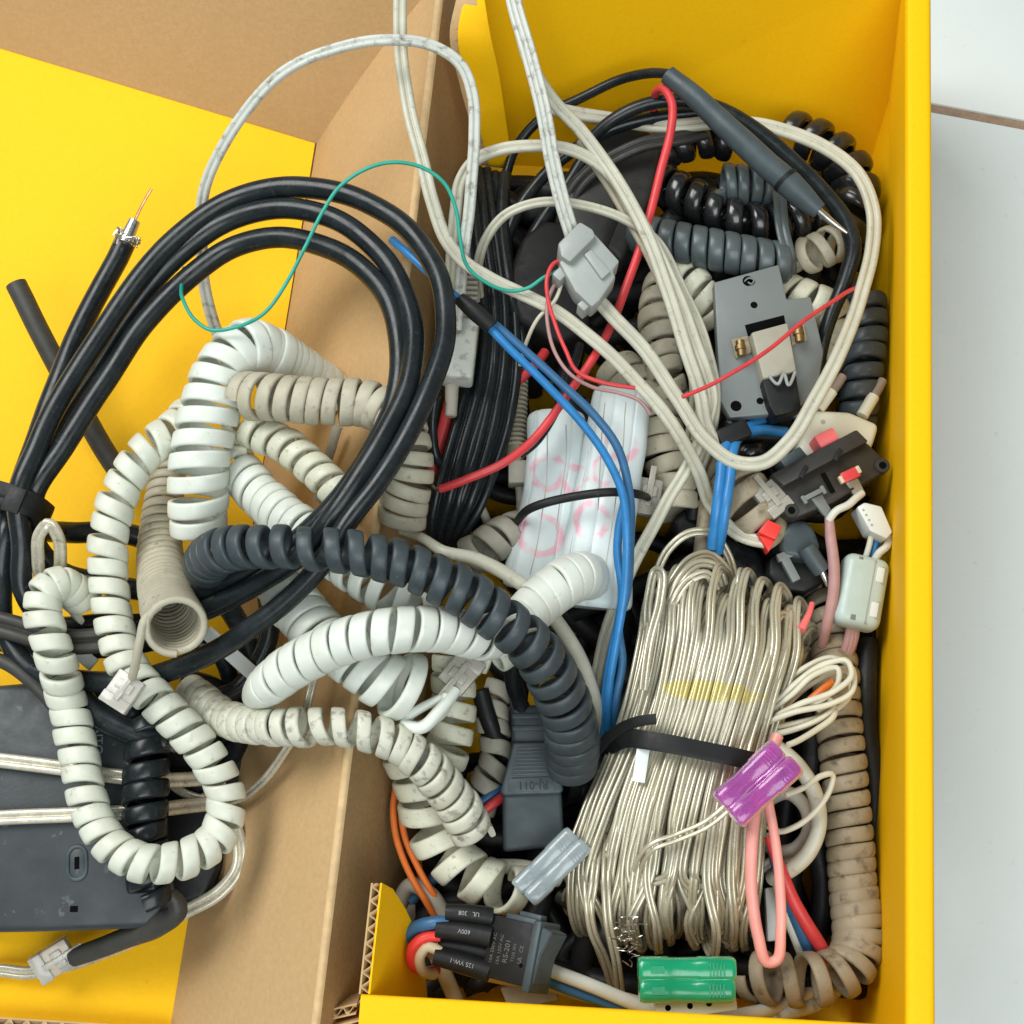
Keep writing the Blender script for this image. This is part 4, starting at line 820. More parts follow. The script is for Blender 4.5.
coil('coiled_cord', [(676, 266, 42), (692, 282, 46), (705, 300, 46), (716, 318, 42)], 19, 17, 16, 7, M['ivory_cord'], hand=1, phase=.4, **LB('ivory coil end between the pale cables and the grey metal plate', 'coiled cord'))
coil('coiled_cord', [(664, 286, 44), (658, 315, 46), (660, 345, 46), (666, 380, 46), (672, 405, 42)], 20, 19, 16, 7, M['tan_cord'], hand=1, phase=.4, **LB('beige coil seen between the thick red wire and the diagonal pale cables', 'coiled cord'))
coil('coiled_cord', [(618, 370, 36), (640, 395, 40), (655, 420, 42), (664, 450, 42), (676, 480, 42), (680, 515, 40)], 25, 19, 18, 7, M['tan_cord'], hand=-1, phase=2., **LB('dusty beige coil under the pale cables just right of the white ribbon', 'coiled cord'))
coil('coiled_cord', [(866, 292, 44), (868, 325, 46), (865, 360, 46), (860, 395, 44), (856, 425, 40)], 20.5, 18, 16, 9, M['slate_cord'], hand=1, phase=.4, e=2.8, **LB('dark ribbed black coil along the right wall above the two pin plug', 'coiled cord'))
coil('coiled_cord', [(728, 468, 46, 26), (738, 488, 49, 29), (752, 512, 50, 30), (764, 535, 47, 26)], 30, 20, 19.5, 7, M['brown_cord'], hand=1, phase=.4, jit=.015, **LB('stained tan tight coil left of the clear plug and black terminal block', 'coiled cord'))
o = root('phone_plug', P(772, 505, 46), 'clouded clear plug wedged against the black terminal block', 'plug')
plug(772, 500, 58, 50, o, M['clear_dirty'], L=34, Wd=26, H=14)
o = root('phone_plug', P(640, 500, 40), 'clear dark modular plug beside the right edge of the white ribbon', 'plug')
plug(648, 498, 52, 100, o, M['clear_dirty'], L=38, Wd=24, H=14)
# black cable with bend to the right
cable('black_cable', [(590, 140, 54), (615, 118, 60), (650, 104, 64), (690, 102, 66), (725, 112, 67), (760, 133, 67), (795, 162, 66), (825, 193, 65), (846, 222, 64), (853, 250, 62), (845, 280, 58), (832, 310, 54), (822, 345, 50), (818, 370, 46)], [6, 6.5, 7, 7.5, 8, 8, 8, 8, 8.5, 8.5, 8, 7.5, 7, 7], M['black_rubber'], **LB('black cable bending round under the probe to beside the grey metal plate', 'cable'))
pr = root('test_probe', P(745, 145, 62), 'black pen like test probe with a bare metal tip pointing at the right wall', 'probe')
cable('probe_handle', [(668, 75, 79), (700, 103, 80), (740, 139, 80), (785, 180, 79)], [9.5, 11, 12.5, 13], M['connector'], pr, n=20)
cable('probe_nose', [(785.5, 180.5, 79), (800, 194, 78.5), (819, 211, 78)], [13.6, 12.5, 8.5], M['connector'], pr, n=20)
cable('metal_tip', [(817, 209, 78), (832, 222, 77.5), (847, 233, 77)], [4, 3.4, 1.4], M['steel'], pr, n=12)
cable('collar', [(784, 179, 79), (787, 182, 79)], [14, 14], M['black_dull'], pr, n=20)

# ---- grey metal plate with switch body
gp = root('switch_plate', P(770, 345, 50), 'worn grey plastic plate carrying a tan switch body and brass terminals', 'switch plate')
plp = [(714, 282), (779, 264), (787, 299), (811, 296), (824, 352), (818, 388), (798, 408), (796, 412), (730, 418), (720, 400)]
prism(MB(), plp, 62, 57, bev=.8, seg=2).build('plate', M['plate'], gp)
def disc(mb, px, py, z, r, ang=0, sx=1.): cyl(mb, Fr(px, py, z, ang), (0, 0, -.8), (0, 0, .15), r, None, 18)  # thin solid disc whose dark colour paints the shade of a hole
mb = MB(); disc(mb, 748, 281, 62, 5.5); disc(mb, 751, 281, 62, 4); disc(mb, 754, 305, 62, 3.6); disc(mb, 736, 406, 62, 5.6); disc(mb, 760, 401, 62, 3.6); mb.build('screw_holes', M['hole_shade'], gp, sharp=30)
mb = MB(); W, K = ctrl([(744.5, 281.5, 62.4), (749, 278, 62.4), (754, 280, 62.4), (751, 284, 62.4), (748, 282, 62.4)]); tube_into(mb, [tuple(p) for p in [(744.5, 281.5, 62.4), (749, 278, 62.4), (754, 280, 62.4), (751, 284, 62.4), (748, 282, 62.4)]], .9, 6, .5); mb.build('screw_slot', M['plate'], gp)
prism(MB(), [(745, 325), (784, 315), (786, 326), (748, 336)], 62.3, 60, bev=.1).build('slot_opening', M['hole_shade'], gp)
prism(MB(), [(751, 332), (788, 322), (797, 371), (763, 379)], 68, 58, bev=1.0, seg=2).build('switch_body', M['putty'], gp)
prism(MB(), [(762, 380), (796, 372), (802, 410), (775, 416), (769, 405)], 67, 56, bev=.8, seg=2).build('toggle_block', M['black_dull'], gp)
tube_into(MB(), [(770, 377, 68), (778, 384, 70), (784, 374, 70), (788, 385, 70), (795, 372, 68)], 1.7, 8, .5).build('spring_clip', M['grey_plastic'], gp)
prism(MB(), [(731, 339), (748, 335), (752, 352), (736, 358)], 63.5, 60, bev=.4).build('terminal_bracket', M['brown_cord'], gp)
prism(MB(), [(789, 329), (804, 324), (808, 340), (792, 345)], 63.5, 60, bev=.4).build('terminal_bracket', M['brown_cord'], gp)
for (x, y, x2, y2) in ((740, 341, 742, 356), (798, 326, 800, 342)):
    mb = MB(); tube_into(mb, [(x, y, 67), (x2, y2, 67)], [4.6, 4.6], 14, .5); tube_into(mb, [(x+.2, y+5, 67), (x+.6, y+9, 67)], [5.6, 5.6], 14, .5); mb.build('brass_terminal', M['gold'], gp)
tube_into(MB(), [(789, 404, 60), (792, 412, 60), (800, 416, 60)], 5, 10, .5).build('metal_foot', M['steel'], gp)

# ---- two pin plug
tp = root('mains_plug', P(838, 430, 40), 'cream two pin mains plug with browned pin tips by the right wall', 'plug')
prism(MB(), [(797, 446), (803, 426), (812, 409), (850, 411), (880, 424), (874, 444), (866, 460), (800, 468)], 53, 38, bev=2.2, seg=3).build('plug_body', M['cream_plug'], tp)
for (x, y, x2, y2) in ((818, 410, 843, 376), (862, 416, 883, 380)):
    u = (x2-x, y2-y)
    a_ = cable('pin', [(x, y, 50), (x+u[0]*.55, y+u[1]*.55, 50)], 6.2, M['cream_plug'], tp, n=14)
    cable('pin_tip', [(x+u[0]*.5, y+u[1]*.5, 50), (x+u[0]*.8, y+u[1]*.8, 50), (x2, y2, 50)], [5.2, 5.2, 4.6], M['brown_pin'], a_, n=14)
mb = MB(); disc(mb, 823, 422, 53, 2.5); mb.build('dimple', M['dim_cord'], tp)

# ---- black terminal block
tb = root('terminal_block', P(825, 472, 45), 'dusty black terminal block with red tab and metal clips above the ferrite choke', 'terminal block')
prism(MB(), [(771, 476), (783, 484), (866, 441), (889, 463), (887, 471), (870, 480), (835, 502), (795, 519), (780, 513)], 60, 46, bev=1.0, seg=2).build('block', M['brown_black'], tb)
prism(MB(), [(771, 474), (857, 429), (869, 441), (784, 486)], 64, 48, bev=.8, seg=2).build('raised_rail', M['brown_black'], tb)
for (x, y) in ((804, 472), (838, 455)):
    mb = MB(); rbox(mb, Fr(x, y, 64.5, -62), (0, 0, 0), (14, 4, 3), .6); mb.build('rail_notch', M['black_dull'], tb)
for (x, y) in ((882, 466), (791, 511)):
    mb = MB(); cyl(mb, Fr(x, y, 60, 0), (0, 0, -10), (0, 0, 2.5), 7.5, None, 20, .8); e_ = mb.build('screw_eye', M['brown_black'], tb)
    mb = MB(); cyl(mb, Fr(x, y, 60, 0), (0, 0, -2), (0, 0, 2.8), 3.8, None, 16); mb.build('eye_hole', M['hole_shade'], e_)
mb = MB(); rbox(mb, Fr(828, 483, 60.6, 62), (0, 0, 0), (22, 5, 1.5), .3); mb.build('slot', M['hole_shade'], tb)
prism(MB(), [(814, 436), (833, 427), (840, 439), (822, 449)], 62, 50, bev=.6).build('red_tab', M['salmon'], tb)
prism(MB(), [(779, 459), (800, 446), (809, 457), (788, 471)], 58, 48, bev=.6).build('grey_tab', M['connector'], tb)
mb = MB(); rbox(mb, Fr(814, 494, 63, -27), (0, 0, 0), (22, 5, 4), 1); rbox(mb, Fr(804, 500, 63, -27), (0, 0, 0), (4, 9, 5), 1); rbox(mb, Fr(823, 490, 63, -27), (0, 0, 0), (4, 9, 5), 1); mb.build('metal_clip', M['plate'], tb)
prism(MB(), [(811, 499), (822, 494), (834, 514), (827, 519)], 60, 57.5, bev=.4, ztop=[61.5, 61.5, 58, 58]).build('blade', M['plate'], tb)
mb = MB(); rbox(mb, Fr(850, 475, 63.5, -25), (0, 0, 0), (19, 11, 6), 1.5); mb.build('red_clip', M['red'], tb)
mb = MB(); rbox(mb, Fr(841, 480, 64, -25), (0, 0, 0), (4, 8, 6), 1); rbox(mb, Fr(858, 470, 64, -25), (0, 0, 0), (4, 8, 6), 1); mb.build('clip_ends', M['cream_wire'], tb)
prism(MB(), [(846, 483), (858, 478), (866, 494), (858, 500)], 60, 57.5, bev=.4, ztop=[61, 61, 58, 58]).build('blade', M['clear_dirty'], tb)
cable('white_lead', [(829, 520, 58), (836, 511, 60), (848, 505, 60), (856, 498, 59), (862, 493, 58)], 4, M['white_wire'], tb)
mw = cable('pink_lead', [(829, 517, 57), (831, 535, 58), (834, 565, 58), (833, 595, 56), (828, 620, 52), (822, 645, 44)], [4.5, 5.5, 5.8, 5.8, 5.5, 5], M['mauve'], tb)
# black connectors & red crimp
kc = root('barrel_connector', P(800, 555, 40), 'dark grey moulded connector with a barrel and metal pin above the wire hank', 'connector')
prism(MB(), [(779, 545), (782, 530), (792, 520), (806, 519), (815, 528), (822, 548), (812, 560), (784, 556)], 55, 38, bev=3, seg=4).build('moulded_body', M['connector'], kc)
prism(MB(), [(770, 556), (800, 548), (822, 552), (828, 580), (805, 592), (780, 590), (768, 575)], 48, 34, bev=1.5).build('rear_body', M['black_dull'], kc)
mb = MB(); rbox(mb, Fr(789, 568, 53, 62), (0, 0, 0), (30, 9, 8), 1); rbox(mb, Fr(787, 555, 53, -22), (0, 0, 0), (22, 8, 8), 1); mb.build('bracket', M['plate'], kc)
cable('barrel', [(806, 547, 57), (814, 560, 56), (822, 571, 55)], [9.5, 9.5, 9], M['connector'], kc, n=18)
cable('pin', [(820, 568, 55), (825, 578, 54), (828, 586, 53)], [3.6, 3.6, 2.4], M['steel'], kc)
rc = root('crimp_connector', P(768, 535, 52), 'bright red folded crimp tab between the pale cable and the grey connector', 'connector')
prism(MB(), [(758, 532), (768, 519), (782, 526), (776, 540)], 62, 55, bev=.6).build('tab', M['red_bright'], rc)
prism(MB(), [(759, 535), (775, 540), (769, 552)], 60, 54, bev=.4).build('folded_flap', M['red_bright'], rc)
o = adaptor('round_plug', [(672, 520), (682, 508), (700, 505), (714, 514), (718, 530), (708, 545), (690, 548), (676, 538)], 44, 20, M['black_dull'], 'round black plug half buried above the wire hank', 'plug', bev=4)
cable('cord_stub', [(694, 470, 44), (694, 490, 46), (693, 520, 44)], 7, M['black_dull'], o)
adaptor('black_plug', [(722, 532), (760, 548), (772, 575), (766, 600), (735, 592), (716, 560)], 42, 16, M['black_cord'], 'glossy black plug in the gap between the blue pair and the grey connector', 'plug', bev=4)
coil('coiled_cord', [(735, 425, 36), (748, 445, 38), (745, 470, 36)], 20, 17, 15, 9, M['black_cord'], hand=1, e=2.4, **LB('glossy black coil deep under the black tape of the blue pair', 'coiled cord'))
# small white connector & ferrite
wc = root('pin_header', P(874, 520, 48), 'small white pin header with four holes above the ferrite choke', 'connector')
prism(MB(), [(857, 507), (865, 502), (882, 506), (893, 532), (887, 539), (870, 531)], 60, 50, bev=.8, seg=2).build('header_body', M['white_plastic'], wc)
mb = MB()
for k in range(4): disc(mb, 863.5 + k*2.8, 510 + k*5, 60, 1.3)
mb.build('pin_holes', M['dim_cord'], wc)
cable('white_lead', [(872, 531, 55), (870, 542, 54), (866, 556, 52), (862, 566, 50)], 3, M['white_wire'], wc)
cable('white_lead', [(889, 536, 55), (887, 546, 55), (879, 553, 54), (874, 562, 52)], 4, M['white_wire'], wc)
cable('blue_lead', [(878, 534, 53), (875, 545, 52), (872, 558, 50)], 4, M['blue'], wc)
fc = root('ferrite_choke', P(860, 593, 42), 'pale grey green clip on ferrite choke beside the right wall', 'ferrite choke')
f = Fr(860, 593, 52, -80)
mb = MB(); rbox(mb, f, (0, 0, 0), (74, 46, 30), 10, 5); mb.build('housing', M['ferrite'], fc)
mb = MB(); rbox(mb, f, (0, -6.5, 14.3), (66, 1.6, 2), .3); mb.build('seam', M['grey_plastic'], fc)
for dx in (19, -17):
    mb = MB(); rbox(mb, f, (dx, -13, 14.2), (15, 7.5, 2.4), .6); mb.build('latch_window', M['white_plastic'], fc)
    mb = MB(); rbox(mb, f, (dx, -13, 13.6), (18, 10, 2.4), .6); mb.build('latch_recess', M['grey_plastic'], fc)
mb = MB(); rbox(mb, f, (-29, 6, 14.2), (5, 5, 1.8), .3); rbox(mb, f, (31, 8, 13.6), (4, 4, 1.8), .3); mb.build('notches', M['plate'], fc)
for k, (dx, r) in enumerate(((-3, 4), (3, 4.5), (0, 4))):
    cable('pink_lead', [(853+dx, 624, 50), (851+dx, 640, 48), (847+dx, 652, 46), (840+dx*1.4, 668, 42), (826, 690, 36)], r, M['mauve'], fc)
coil('coiled_cord', [(826, 590, 30), (829, 620, 34), (833, 650, 38), (836, 680, 42), (838, 710, 44), (841, 745, 46), (846, 790, 46), (849, 830, 46, 24, 17), (851, 860, 46, 24, 14), (854, 895, 46, 25, 14), (857, 920, 47, 26, 14), (858, 942, 48, 26, 14), (853, 960, 50, 26, 15), (840, 973, 52, 26, 20), (818, 979, 53, 27, 26), (792, 980, 53, 27, 26), (768, 978, 51, 27, 20), (752, 976, 47, 26, 13)],
     23.5, 17.3, 15.2, 7, M['brown_cord'], hand=1, phase=.5, jit=.03, e=2.5, **LB('long stained brownish coiled cord along the right wall opening into loose turns at the front', 'coiled cord'))
cable('red_stub', [(801, 630, 58), (808, 616, 56), (812, 604, 52)], [4.5, 3.2, 3], M['salmon'], **LB('tiny wire end with a salmon red tip at the right shoulder of the hank', 'wire end'))
# ---- the hank of clear speaker wire
hk = None
rs = np.random.RandomState(11)
def q_at(u, t):
    """lateral u in [-1,1], t along 0 (bottom) .. 1 (top) -> pixel"""
    L_ = [(0, 592, 952), (.06, 575, 925), (.14, 563, 893), (.28, 572, 845), (.42, 592, 792), (.55, 612, 745), (.68, 627, 700), (.82, 640, 645), (.93, 646, 605), (1, 652, 575)]
    R_ = [(0, 752, 962), (.06, 757, 940), (.14, 760, 905), (.28, 762, 850), (.42, 768, 798), (.55, 776, 748), (.68, 788, 705), (.82, 803, 660), (.93, 806, 628), (1, 796, 600)]
    f_ = lambda T_, k: np.interp(t, [a[0] for a in T_], [a[k] for a in T_])
    v = (u+1)/2; x = f_(L_, 1)*(1-v) + f_(R_, 1)*v; y = f_(L_, 2)*(1-v) + f_(R_, 2)*v
    y -= 20*(1-u*u)*np.clip((t-.8)/.2, 0, 1); y += 14*(1-u*u)*np.clip((.1-t)/.1, 0, 1)
    return x, y
mbH = MB(); NS = 90
order = [((k*37) % NS) for k in range(NS)]
for i in range(NS):
    lay = i % 3                                   # 0 = topmost layer
    u = -1 + 2*(order[i]+.5)/NS + rs.normal(0, .02); u = float(np.clip(u, -.985, .985))
    zc = 71 - 4.0*lay; dome = lambda uu: -15*abs(uu)**2.4
    top_t = 1.0 - .05*lay - abs(rs.normal(0, .035)) - .10*max(0, abs(u) - .75)
    bot_t = .02*lay + abs(rs.normal(0, .05)) + .02
    du1, du2, du3 = rs.normal(0, .03), rs.normal(0, .035), rs.normal(0, .05)
    pts = []
    for t, du, dz in ((bot_t+.05, du3*1.6, -6), (.2, du2*1.3, -1), (.36, du2*.6, 1), (.55, 0, 0), (.70, du1*.4, 1.5), (.84, du1*.9, 1), (top_t-.035, du1*1.1, -4)):
        x, y = q_at(np.clip(u+du, -1, 1), t); pts.append((x, y, zc + dome(u) + dz + rs.normal(0, .6)))
    x, y = q_at(u+du1, top_t); ov = rs.uniform(6, 20); pts.append((x+ov*.5, y-2, zc + dome(u) - 8)); pts.append((x+ov, y+rs.uniform(6, 16), zc + dome(u) - 19))
    u2 = u*.8 + rs.normal(0, .15)
    for t, dz in ((top_t-.1, -30), (.55, -26), (.2, -32)):
        x, y = q_at(np.clip(u2, -.8, .8), t); pts.append((x, y, max(20, zc + dz)))
    x, y = q_at(u+du3, bot_t); pts.append((x, y, zc + dome(u) - 20))
    # two moulded cores side by side
    W, K = ctrl(pts); R, L = hermite(np.column_stack([W, K]), 1.7, True); Q = R[:, :3]; T = tangents(Q, True); Aa, Bb = pt_frames(T)
    side = np.cross(T, np.array((0, 0, 1.))); nn = np.linalg.norm(side, axis=1); 
    for j in range(len(side)):
        if nn[j] < .3: side[j] = side[j-1]
    side /= np.linalg.norm(side, axis=1)[:, None] + 1e-9
    tw = (rs.uniform(-.5, .5) + .25*np.sin(L*.03 + rs.uniform(0, 6)))[:, None]; nrm = np.cross(side, T); sd = side*np.cos(tw) + nrm*np.sin(tw)
    for sg in (-1, 1):
        skin(mbH, Q + sd*(sg*.76), Aa, Bb, CIRC(9), np.full(len(Q), .80), True, False, L)
# loose loops at the top and the tail that runs to the purple sleeve
def twin_into(mb, pts, r=2.6, gap=1.0):
    r *= .88
    W, K = ctrl(pts); R, L = hermite(np.column_stack([W, K]), 1.2); Q = R[:, :3]; T = tangents(Q); A_, B_ = flat_frames(T); Aa, Bb = pt_frames(T)
    for sg in (-1, 1): skin(mb, Q + A_*sg*R[:, 3:4]*r*gap, Aa, Bb, CIRC(9), R[:, 3]*r, False, True, L)
twin_into(mbH, [(652, 690, 40), (648, 640, 55), (647, 615, 60), (650, 590, 62), (656, 570, 64), (661, 572, 66), (660, 600, 68), (650, 640, 70), (643, 690, 70)], 2.7)
twin_into(mbH, [(650, 665, 40), (657, 620, 56), (668, 590, 60), (690, 560, 60), (710, 555, 56), (728, 572, 52)], 2.9)
twin_into(mbH, [(662, 655, 44), (670, 606, 62), (680, 580, 65), (698, 564, 64), (714, 566, 62), (724, 585, 58)], 2.9)
twin_into(mbH, [(670, 645, 48), (675, 600, 65), (690, 580, 66), (706, 574, 66), (716, 590, 62)], 2.9)
twin_into(mbH, [(655, 580, 52), (668, 550, 54), (690, 533, 55), (712, 534, 54), (728, 555, 50), (736, 590, 46)], 2.6)
twin_into(mbH, [(637, 880, 66), (640, 862, 73), (652, 847, 77), (680, 836, 78), (705, 825, 80), (722, 812, 82), (734, 800, 82)], 2.6, 1.35)
for pts in ([(590, 840, 52), (588, 900, 64), (592, 930, 60), (604, 958, 52), (612, 985, 44)], [(610, 820, 56), (606, 880, 68), (608, 920, 66), (616, 960, 58), (620, 992, 48)], [(602, 820, 54), (594, 880, 66), (590, 915, 62), (598, 945, 54), (610, 975, 46)]): twin_into(mbH, pts, 2.8)
hm = M['hank']
hk = mbH.build('wire_hank', hm, sharp=80, **LB('thick hank of clear champagne speaker wire tied with a black strap', 'wire hank'))
# faint yellow marker band across the hank: a stain with its own shape
nt = hm.node_tree; N_ = nt.nodes; b_ = N_['Principled BSDF']; base = b_.inputs['Base Color'].links[0].from_socket
tc = N_.new('ShaderNodeTexCoord'); c_ = (P(708, 692, 70) - np.array(hk['org']))*S
v = N_.new('ShaderNodeVectorMath'); v.operation = 'SUBTRACT'; nt.links.new(tc.outputs['Object'], v.inputs[0]); v.inputs[1].default_value = tuple(c_)
v2 = N_.new('ShaderNodeVectorMath'); v2.operation = 'MULTIPLY'; nt.links.new(v.outputs[0], v2.inputs[0]); v2.inputs[1].default_value = (1/.018, 1/.0035, 0)
ln = N_.new('ShaderNodeVectorMath'); ln.operation = 'LENGTH'; nt.links.new(v2.outputs[0], ln.inputs[0])
nz = N_.new('ShaderNodeTexNoise'); nz.inputs['Scale'].default_value = 260; nt.links.new(tc.outputs['Object'], nz.inputs['Vector'])
ad_ = N_.new('ShaderNodeMath'); ad_.operation = 'ADD'; nt.links.new(ln.outputs['Value'], ad_.inputs[0]); nt.links.new(nz.outputs['Fac'], ad_.inputs[1])
mr = N_.new('ShaderNodeMapRange'); nt.links.new(ad_.outputs[0], mr.inputs[0]); mr.inputs[1].default_value = 1.6; mr.inputs[2].default_value = 1.3; mr.inputs[3].default_value = 0; mr.inputs[4].default_value = .5
mx = N_.new('ShaderNodeMix'); mx.data_type = 'RGBA'; nt.links.new(mr.outputs[0], mx.inputs[0]); nt.links.new(base, mx.inputs[6]); mx.inputs[7].default_value = (.62, .50, .03, 1); nt.links.new(mx.outputs[2], b_.inputs['Base Color'])
# frayed tinned strands
mb = MB()
for k in range(46):
    x, y = 627 + rs.normal(0, 5), 940 + rs.normal(0, 11); a = rs.uniform(0, 6.28); l = rs.uniform(6, 15)
    tube_into(mb, [(x, y, 62 + rs.uniform(0, 5)), (x + l*.5*math.cos(a) + rs.normal(0, 2), y + l*.5*math.sin(a)*.6, 66 + rs.uniform(0, 4)), (x + l*math.cos(a), y + l*math.sin(a)*.5, 66 + rs.uniform(0, 5))], .6, 5, .6)
mb.build('frayed_strands', M['steel'], hk)
# strap round the hank
st = MB()
W, K = ctrl([(572, 800, 38), (580, 780, 48), (596, 752, 58), (615, 732, 68), (636, 722, 75), (656, 719, 79)]); R, L = hermite(np.column_stack([W, K]), 1.)
Q = R[:, :3]; T = tangents(Q); Sd, U = flat_frames(T); skin(st, Q, Sd, U, rrect_prof(11, 2.2, 10, 5), R[:, 3], False, True, L)
W, K = ctrl([(600, 752, 48), (612, 744, 62), (628, 738, 71), (645, 740, 76), (670, 744, 78.5), (700, 750, 79), (730, 756, 78), (756, 762, 74), (776, 766, 64), (786, 766, 50)]); R, L = hermite(np.column_stack([W, K]), 1.)
Q = R[:, :3]; T = tangents(Q); Sd, U = flat_frames(T); skin(st, Q, Sd, U, rrect_prof(19, 2.2, 10, 5), R[:, 3], False, True, L)
st.build('tie_strap', M['black_dull'], **LB('black flat strap tied round the wire hank', 'strap'))
mb = MB(); rbox(mb, Fr(641, 764, 73.5, 98, 0, -4), (0, 0, 0), (36, 13, 1.6), .4); mb.build('white_tag', M['white_plastic'], **LB('small white tag tucked under the strap on the hank', 'tag'))
prism(MB(), [(576, 806), (600, 760), (612, 770), (588, 790)], 40, 36, bev=.8).build('strap_end', M['black_dull'], **LB('black pointed strap end beside the power connector', 'strap'))

# ---- splice sleeves
def sleeves(name, pairs, r, z, m, lab):
    rt = root(name, P(pairs[0][0], pairs[0][1], z-4), lab, 'splice sleeve')
    for (x0, y0, x1, y1) in pairs:
        a, b = A(x0, y0, z), A(x1, y1, z); k = np.linalg.norm(a - CAM)/FPX; T = (b-a)/np.linalg.norm(b-a)
        side = np.cross(T, (0, 0, 1.)); up = np.cross(side, T); n = 20
        ang = np.linspace(0, 2*np.pi, n, endpoint=False); c, s_ = np.cos(ang), np.sin(ang)
        prof = np.stack([np.sign(c)*abs(c)**.7, .85*np.sign(s_)*abs(s_)**.7], 1)*r*k
        L_ = np.linalg.norm(b-a); ss = np.array([0, .5, 1.5, L_*.3, L_*.32, L_*.6, L_*.62, L_-1.5, L_-.5, L_]); sc = np.array([.82, .93, 1, 1, .93, .93, 1, 1, .93, .82])
        sv = skin(MB(), a + ss[:, None]*T, np.tile(side, (10, 1)), np.tile(up, (10, 1)), prof, sc).build('sleeve', m, rt, sharp=35)
        mb = MB()
        for q in range(5): c0 = a + T*(L_*.72 + q*1.1) + up*r*k*.80; slab(mb, [c0 - side*r*k*.5, c0 - side*r*k*.5 + T*.5, c0 + side*r*k*.5 + T*.5, c0 + side*r*k*.5], up*.5)
        c0 = a + T*(L_*.12) + up*r*k*.80; slab(mb, [c0 - side*r*k*.3, c0 - side*r*k*.3 + T*L_*.14, c0 + side*r*k*.3 + T*L_*.14, c0 + side*r*k*.3], up*.45)
        mb.build('raised_marks', m, sv, smooth=False)
    return rt
ps = sleeves('splice_sleeve', [(720, 803, 778, 748), (734, 819, 796, 764)], 11.8, 84, M['purple'], 'two joined translucent purple splice sleeves on the right side of the hank')
gs = sleeves('splice_sleeve', [(638, 969, 735, 969), (639, 990, 734, 990)], 11.6, 78, M['green_sleeve'], 'two joined translucent green splice sleeves at the front below the hank')
sleeves('splice_sleeve', [(517, 889, 573, 833), (529, 900, 586, 844)], 9.2, 64, M['grey_sleeve'], 'two joined translucent grey splice sleeves left of the hank')
cable('pink_lead', [(778, 735, 74), (766, 765, 74), (757, 800, 76), (752, 850, 76), (752, 895, 74), (757, 935, 70), (767, 962, 67), (776, 960, 67), (781, 930, 70), (780, 880, 73), (774, 835, 76), (768, 800, 77)], [6, 6, 6.3, 6.3, 6.2, 6, 5.8, 5.6, 5.4, 5.2, 5, 5], M['pink'], ps)
cable('white_lead', [(785, 795, 80), (802, 788, 78), (822, 775, 74), (832, 774, 72), (830, 788, 70), (815, 812, 68), (795, 828, 66), (780, 832, 64), (768, 826, 64)], 3, M['thin_white'], ps)
# bundled thin ivory wire right of the hank
mb = MB()
lps = [[(770, 720, 60), (800, 703, 66), (835, 690, 68), (851, 675, 68), (846, 661, 66), (826, 664, 64), (795, 685, 62), (766, 712, 58)],
       [(764, 724, 60), (795, 712, 66), (830, 703, 66), (852, 690, 66), (852, 668, 65), (832, 658, 62), (805, 668, 60), (770, 700, 56)],
       [(768, 728, 56), (800, 722, 62), (832, 712, 62), (851, 692, 60), (846, 672, 58), (815, 682, 58), (775, 718, 54)],
       [(766, 714, 58), (790, 696, 62), (812, 676, 64), (838, 668, 64), (838, 684, 66), (820, 700, 66), (790, 712, 62), (768, 722, 58)],
       [(770, 735, 56), (800, 728, 64), (826, 716, 64), (834, 707, 62), (830, 700, 58)],
       [(778, 700, 56), (800, 682, 60), (816, 672, 60)], [(788, 745, 74), (815, 732, 68), (834, 716, 64), (832, 704, 58), (818, 710, 52)]]
for l in lps: tube_into(mb, l, 3.1, 9, 1.)
iw = mb.build('wire_bundle', M['thin_white'], sharp=80, **LB('small bunch of looped ivory wire right of the hank under the ferrite choke', 'wire bundle'))
cable('orange_stub', [(810, 700, 60), (822, 690, 61), (832, 682, 60)], 4, M['orange'], iw)
cable('red_wire', [(768, 836, 56), (778, 862, 56), (792, 895, 54), (808, 925, 52), (822, 950, 48), (828, 965, 42)], [4, 6, 6.5, 7, 7, 6], M['red'], **LB('red wire running beside a blue one down to the loose brown coil turns', 'wire'))
cable('blue_wire', [(772, 850, 50), (780, 875, 51), (792, 905, 50), (804, 935, 48), (812, 960, 42)], [5, 6.5, 7, 7, 6.5], M['blue_dark'], **LB('blue wire between the red and white wires at the lower right', 'wire'))
cable('white_wire', [(776, 870, 46), (784, 905, 47), (796, 935, 46), (806, 960, 40)], 6.5, M['white_wire'], **LB('white wire left of the blue one at the lower right', 'wire'))
cable('grey_tube', [(778, 748, 54), (800, 768, 58), (815, 795, 60), (818, 825, 60), (808, 852, 58), (790, 870, 54), (772, 878, 46)], 8, M['flat'], **LB('pale grey tube curving right of the purple sleeves', 'tube'))
cable('grey_tube', [(768, 800, 46), (790, 793, 52), (806, 808, 54), (808, 832, 52), (795, 848, 50), (774, 850, 46), (765, 835, 44)], 7, M['dim_cord'], **LB('small dusty grey tube ring inside the pale grey tube', 'tube'))
flat('flat_cable', [(762, 868, 44), (782, 858, 48), (800, 862, 48), (812, 850, 46)], 11, 6, M['white_wire'], **LB('white flat cable under the grey tubes', 'cable'))
cable('blue_wire', [(782, 872, 42), (796, 862, 44), (808, 852, 42)], 5, M['blue'], **LB('short blue wire inside the grey tube curve', 'wire'))
prism(MB(), [(765, 888), (778, 886), (783, 940), (768, 942)], 42, 38, bev=.6).build('white_card', M['white_plastic'], **LB('small white card standing behind the pink wire loop', 'card'))
pl_ = prism(MB(), [(655, 1000), (735, 990), (738, 1010), (684, 1018), (655, 1020)], 74, 70, bev=.6).build('perforated_strip', M['white_plastic'], **LB('white perforated plastic strip under the green sleeves', 'strip'))
mb = MB()
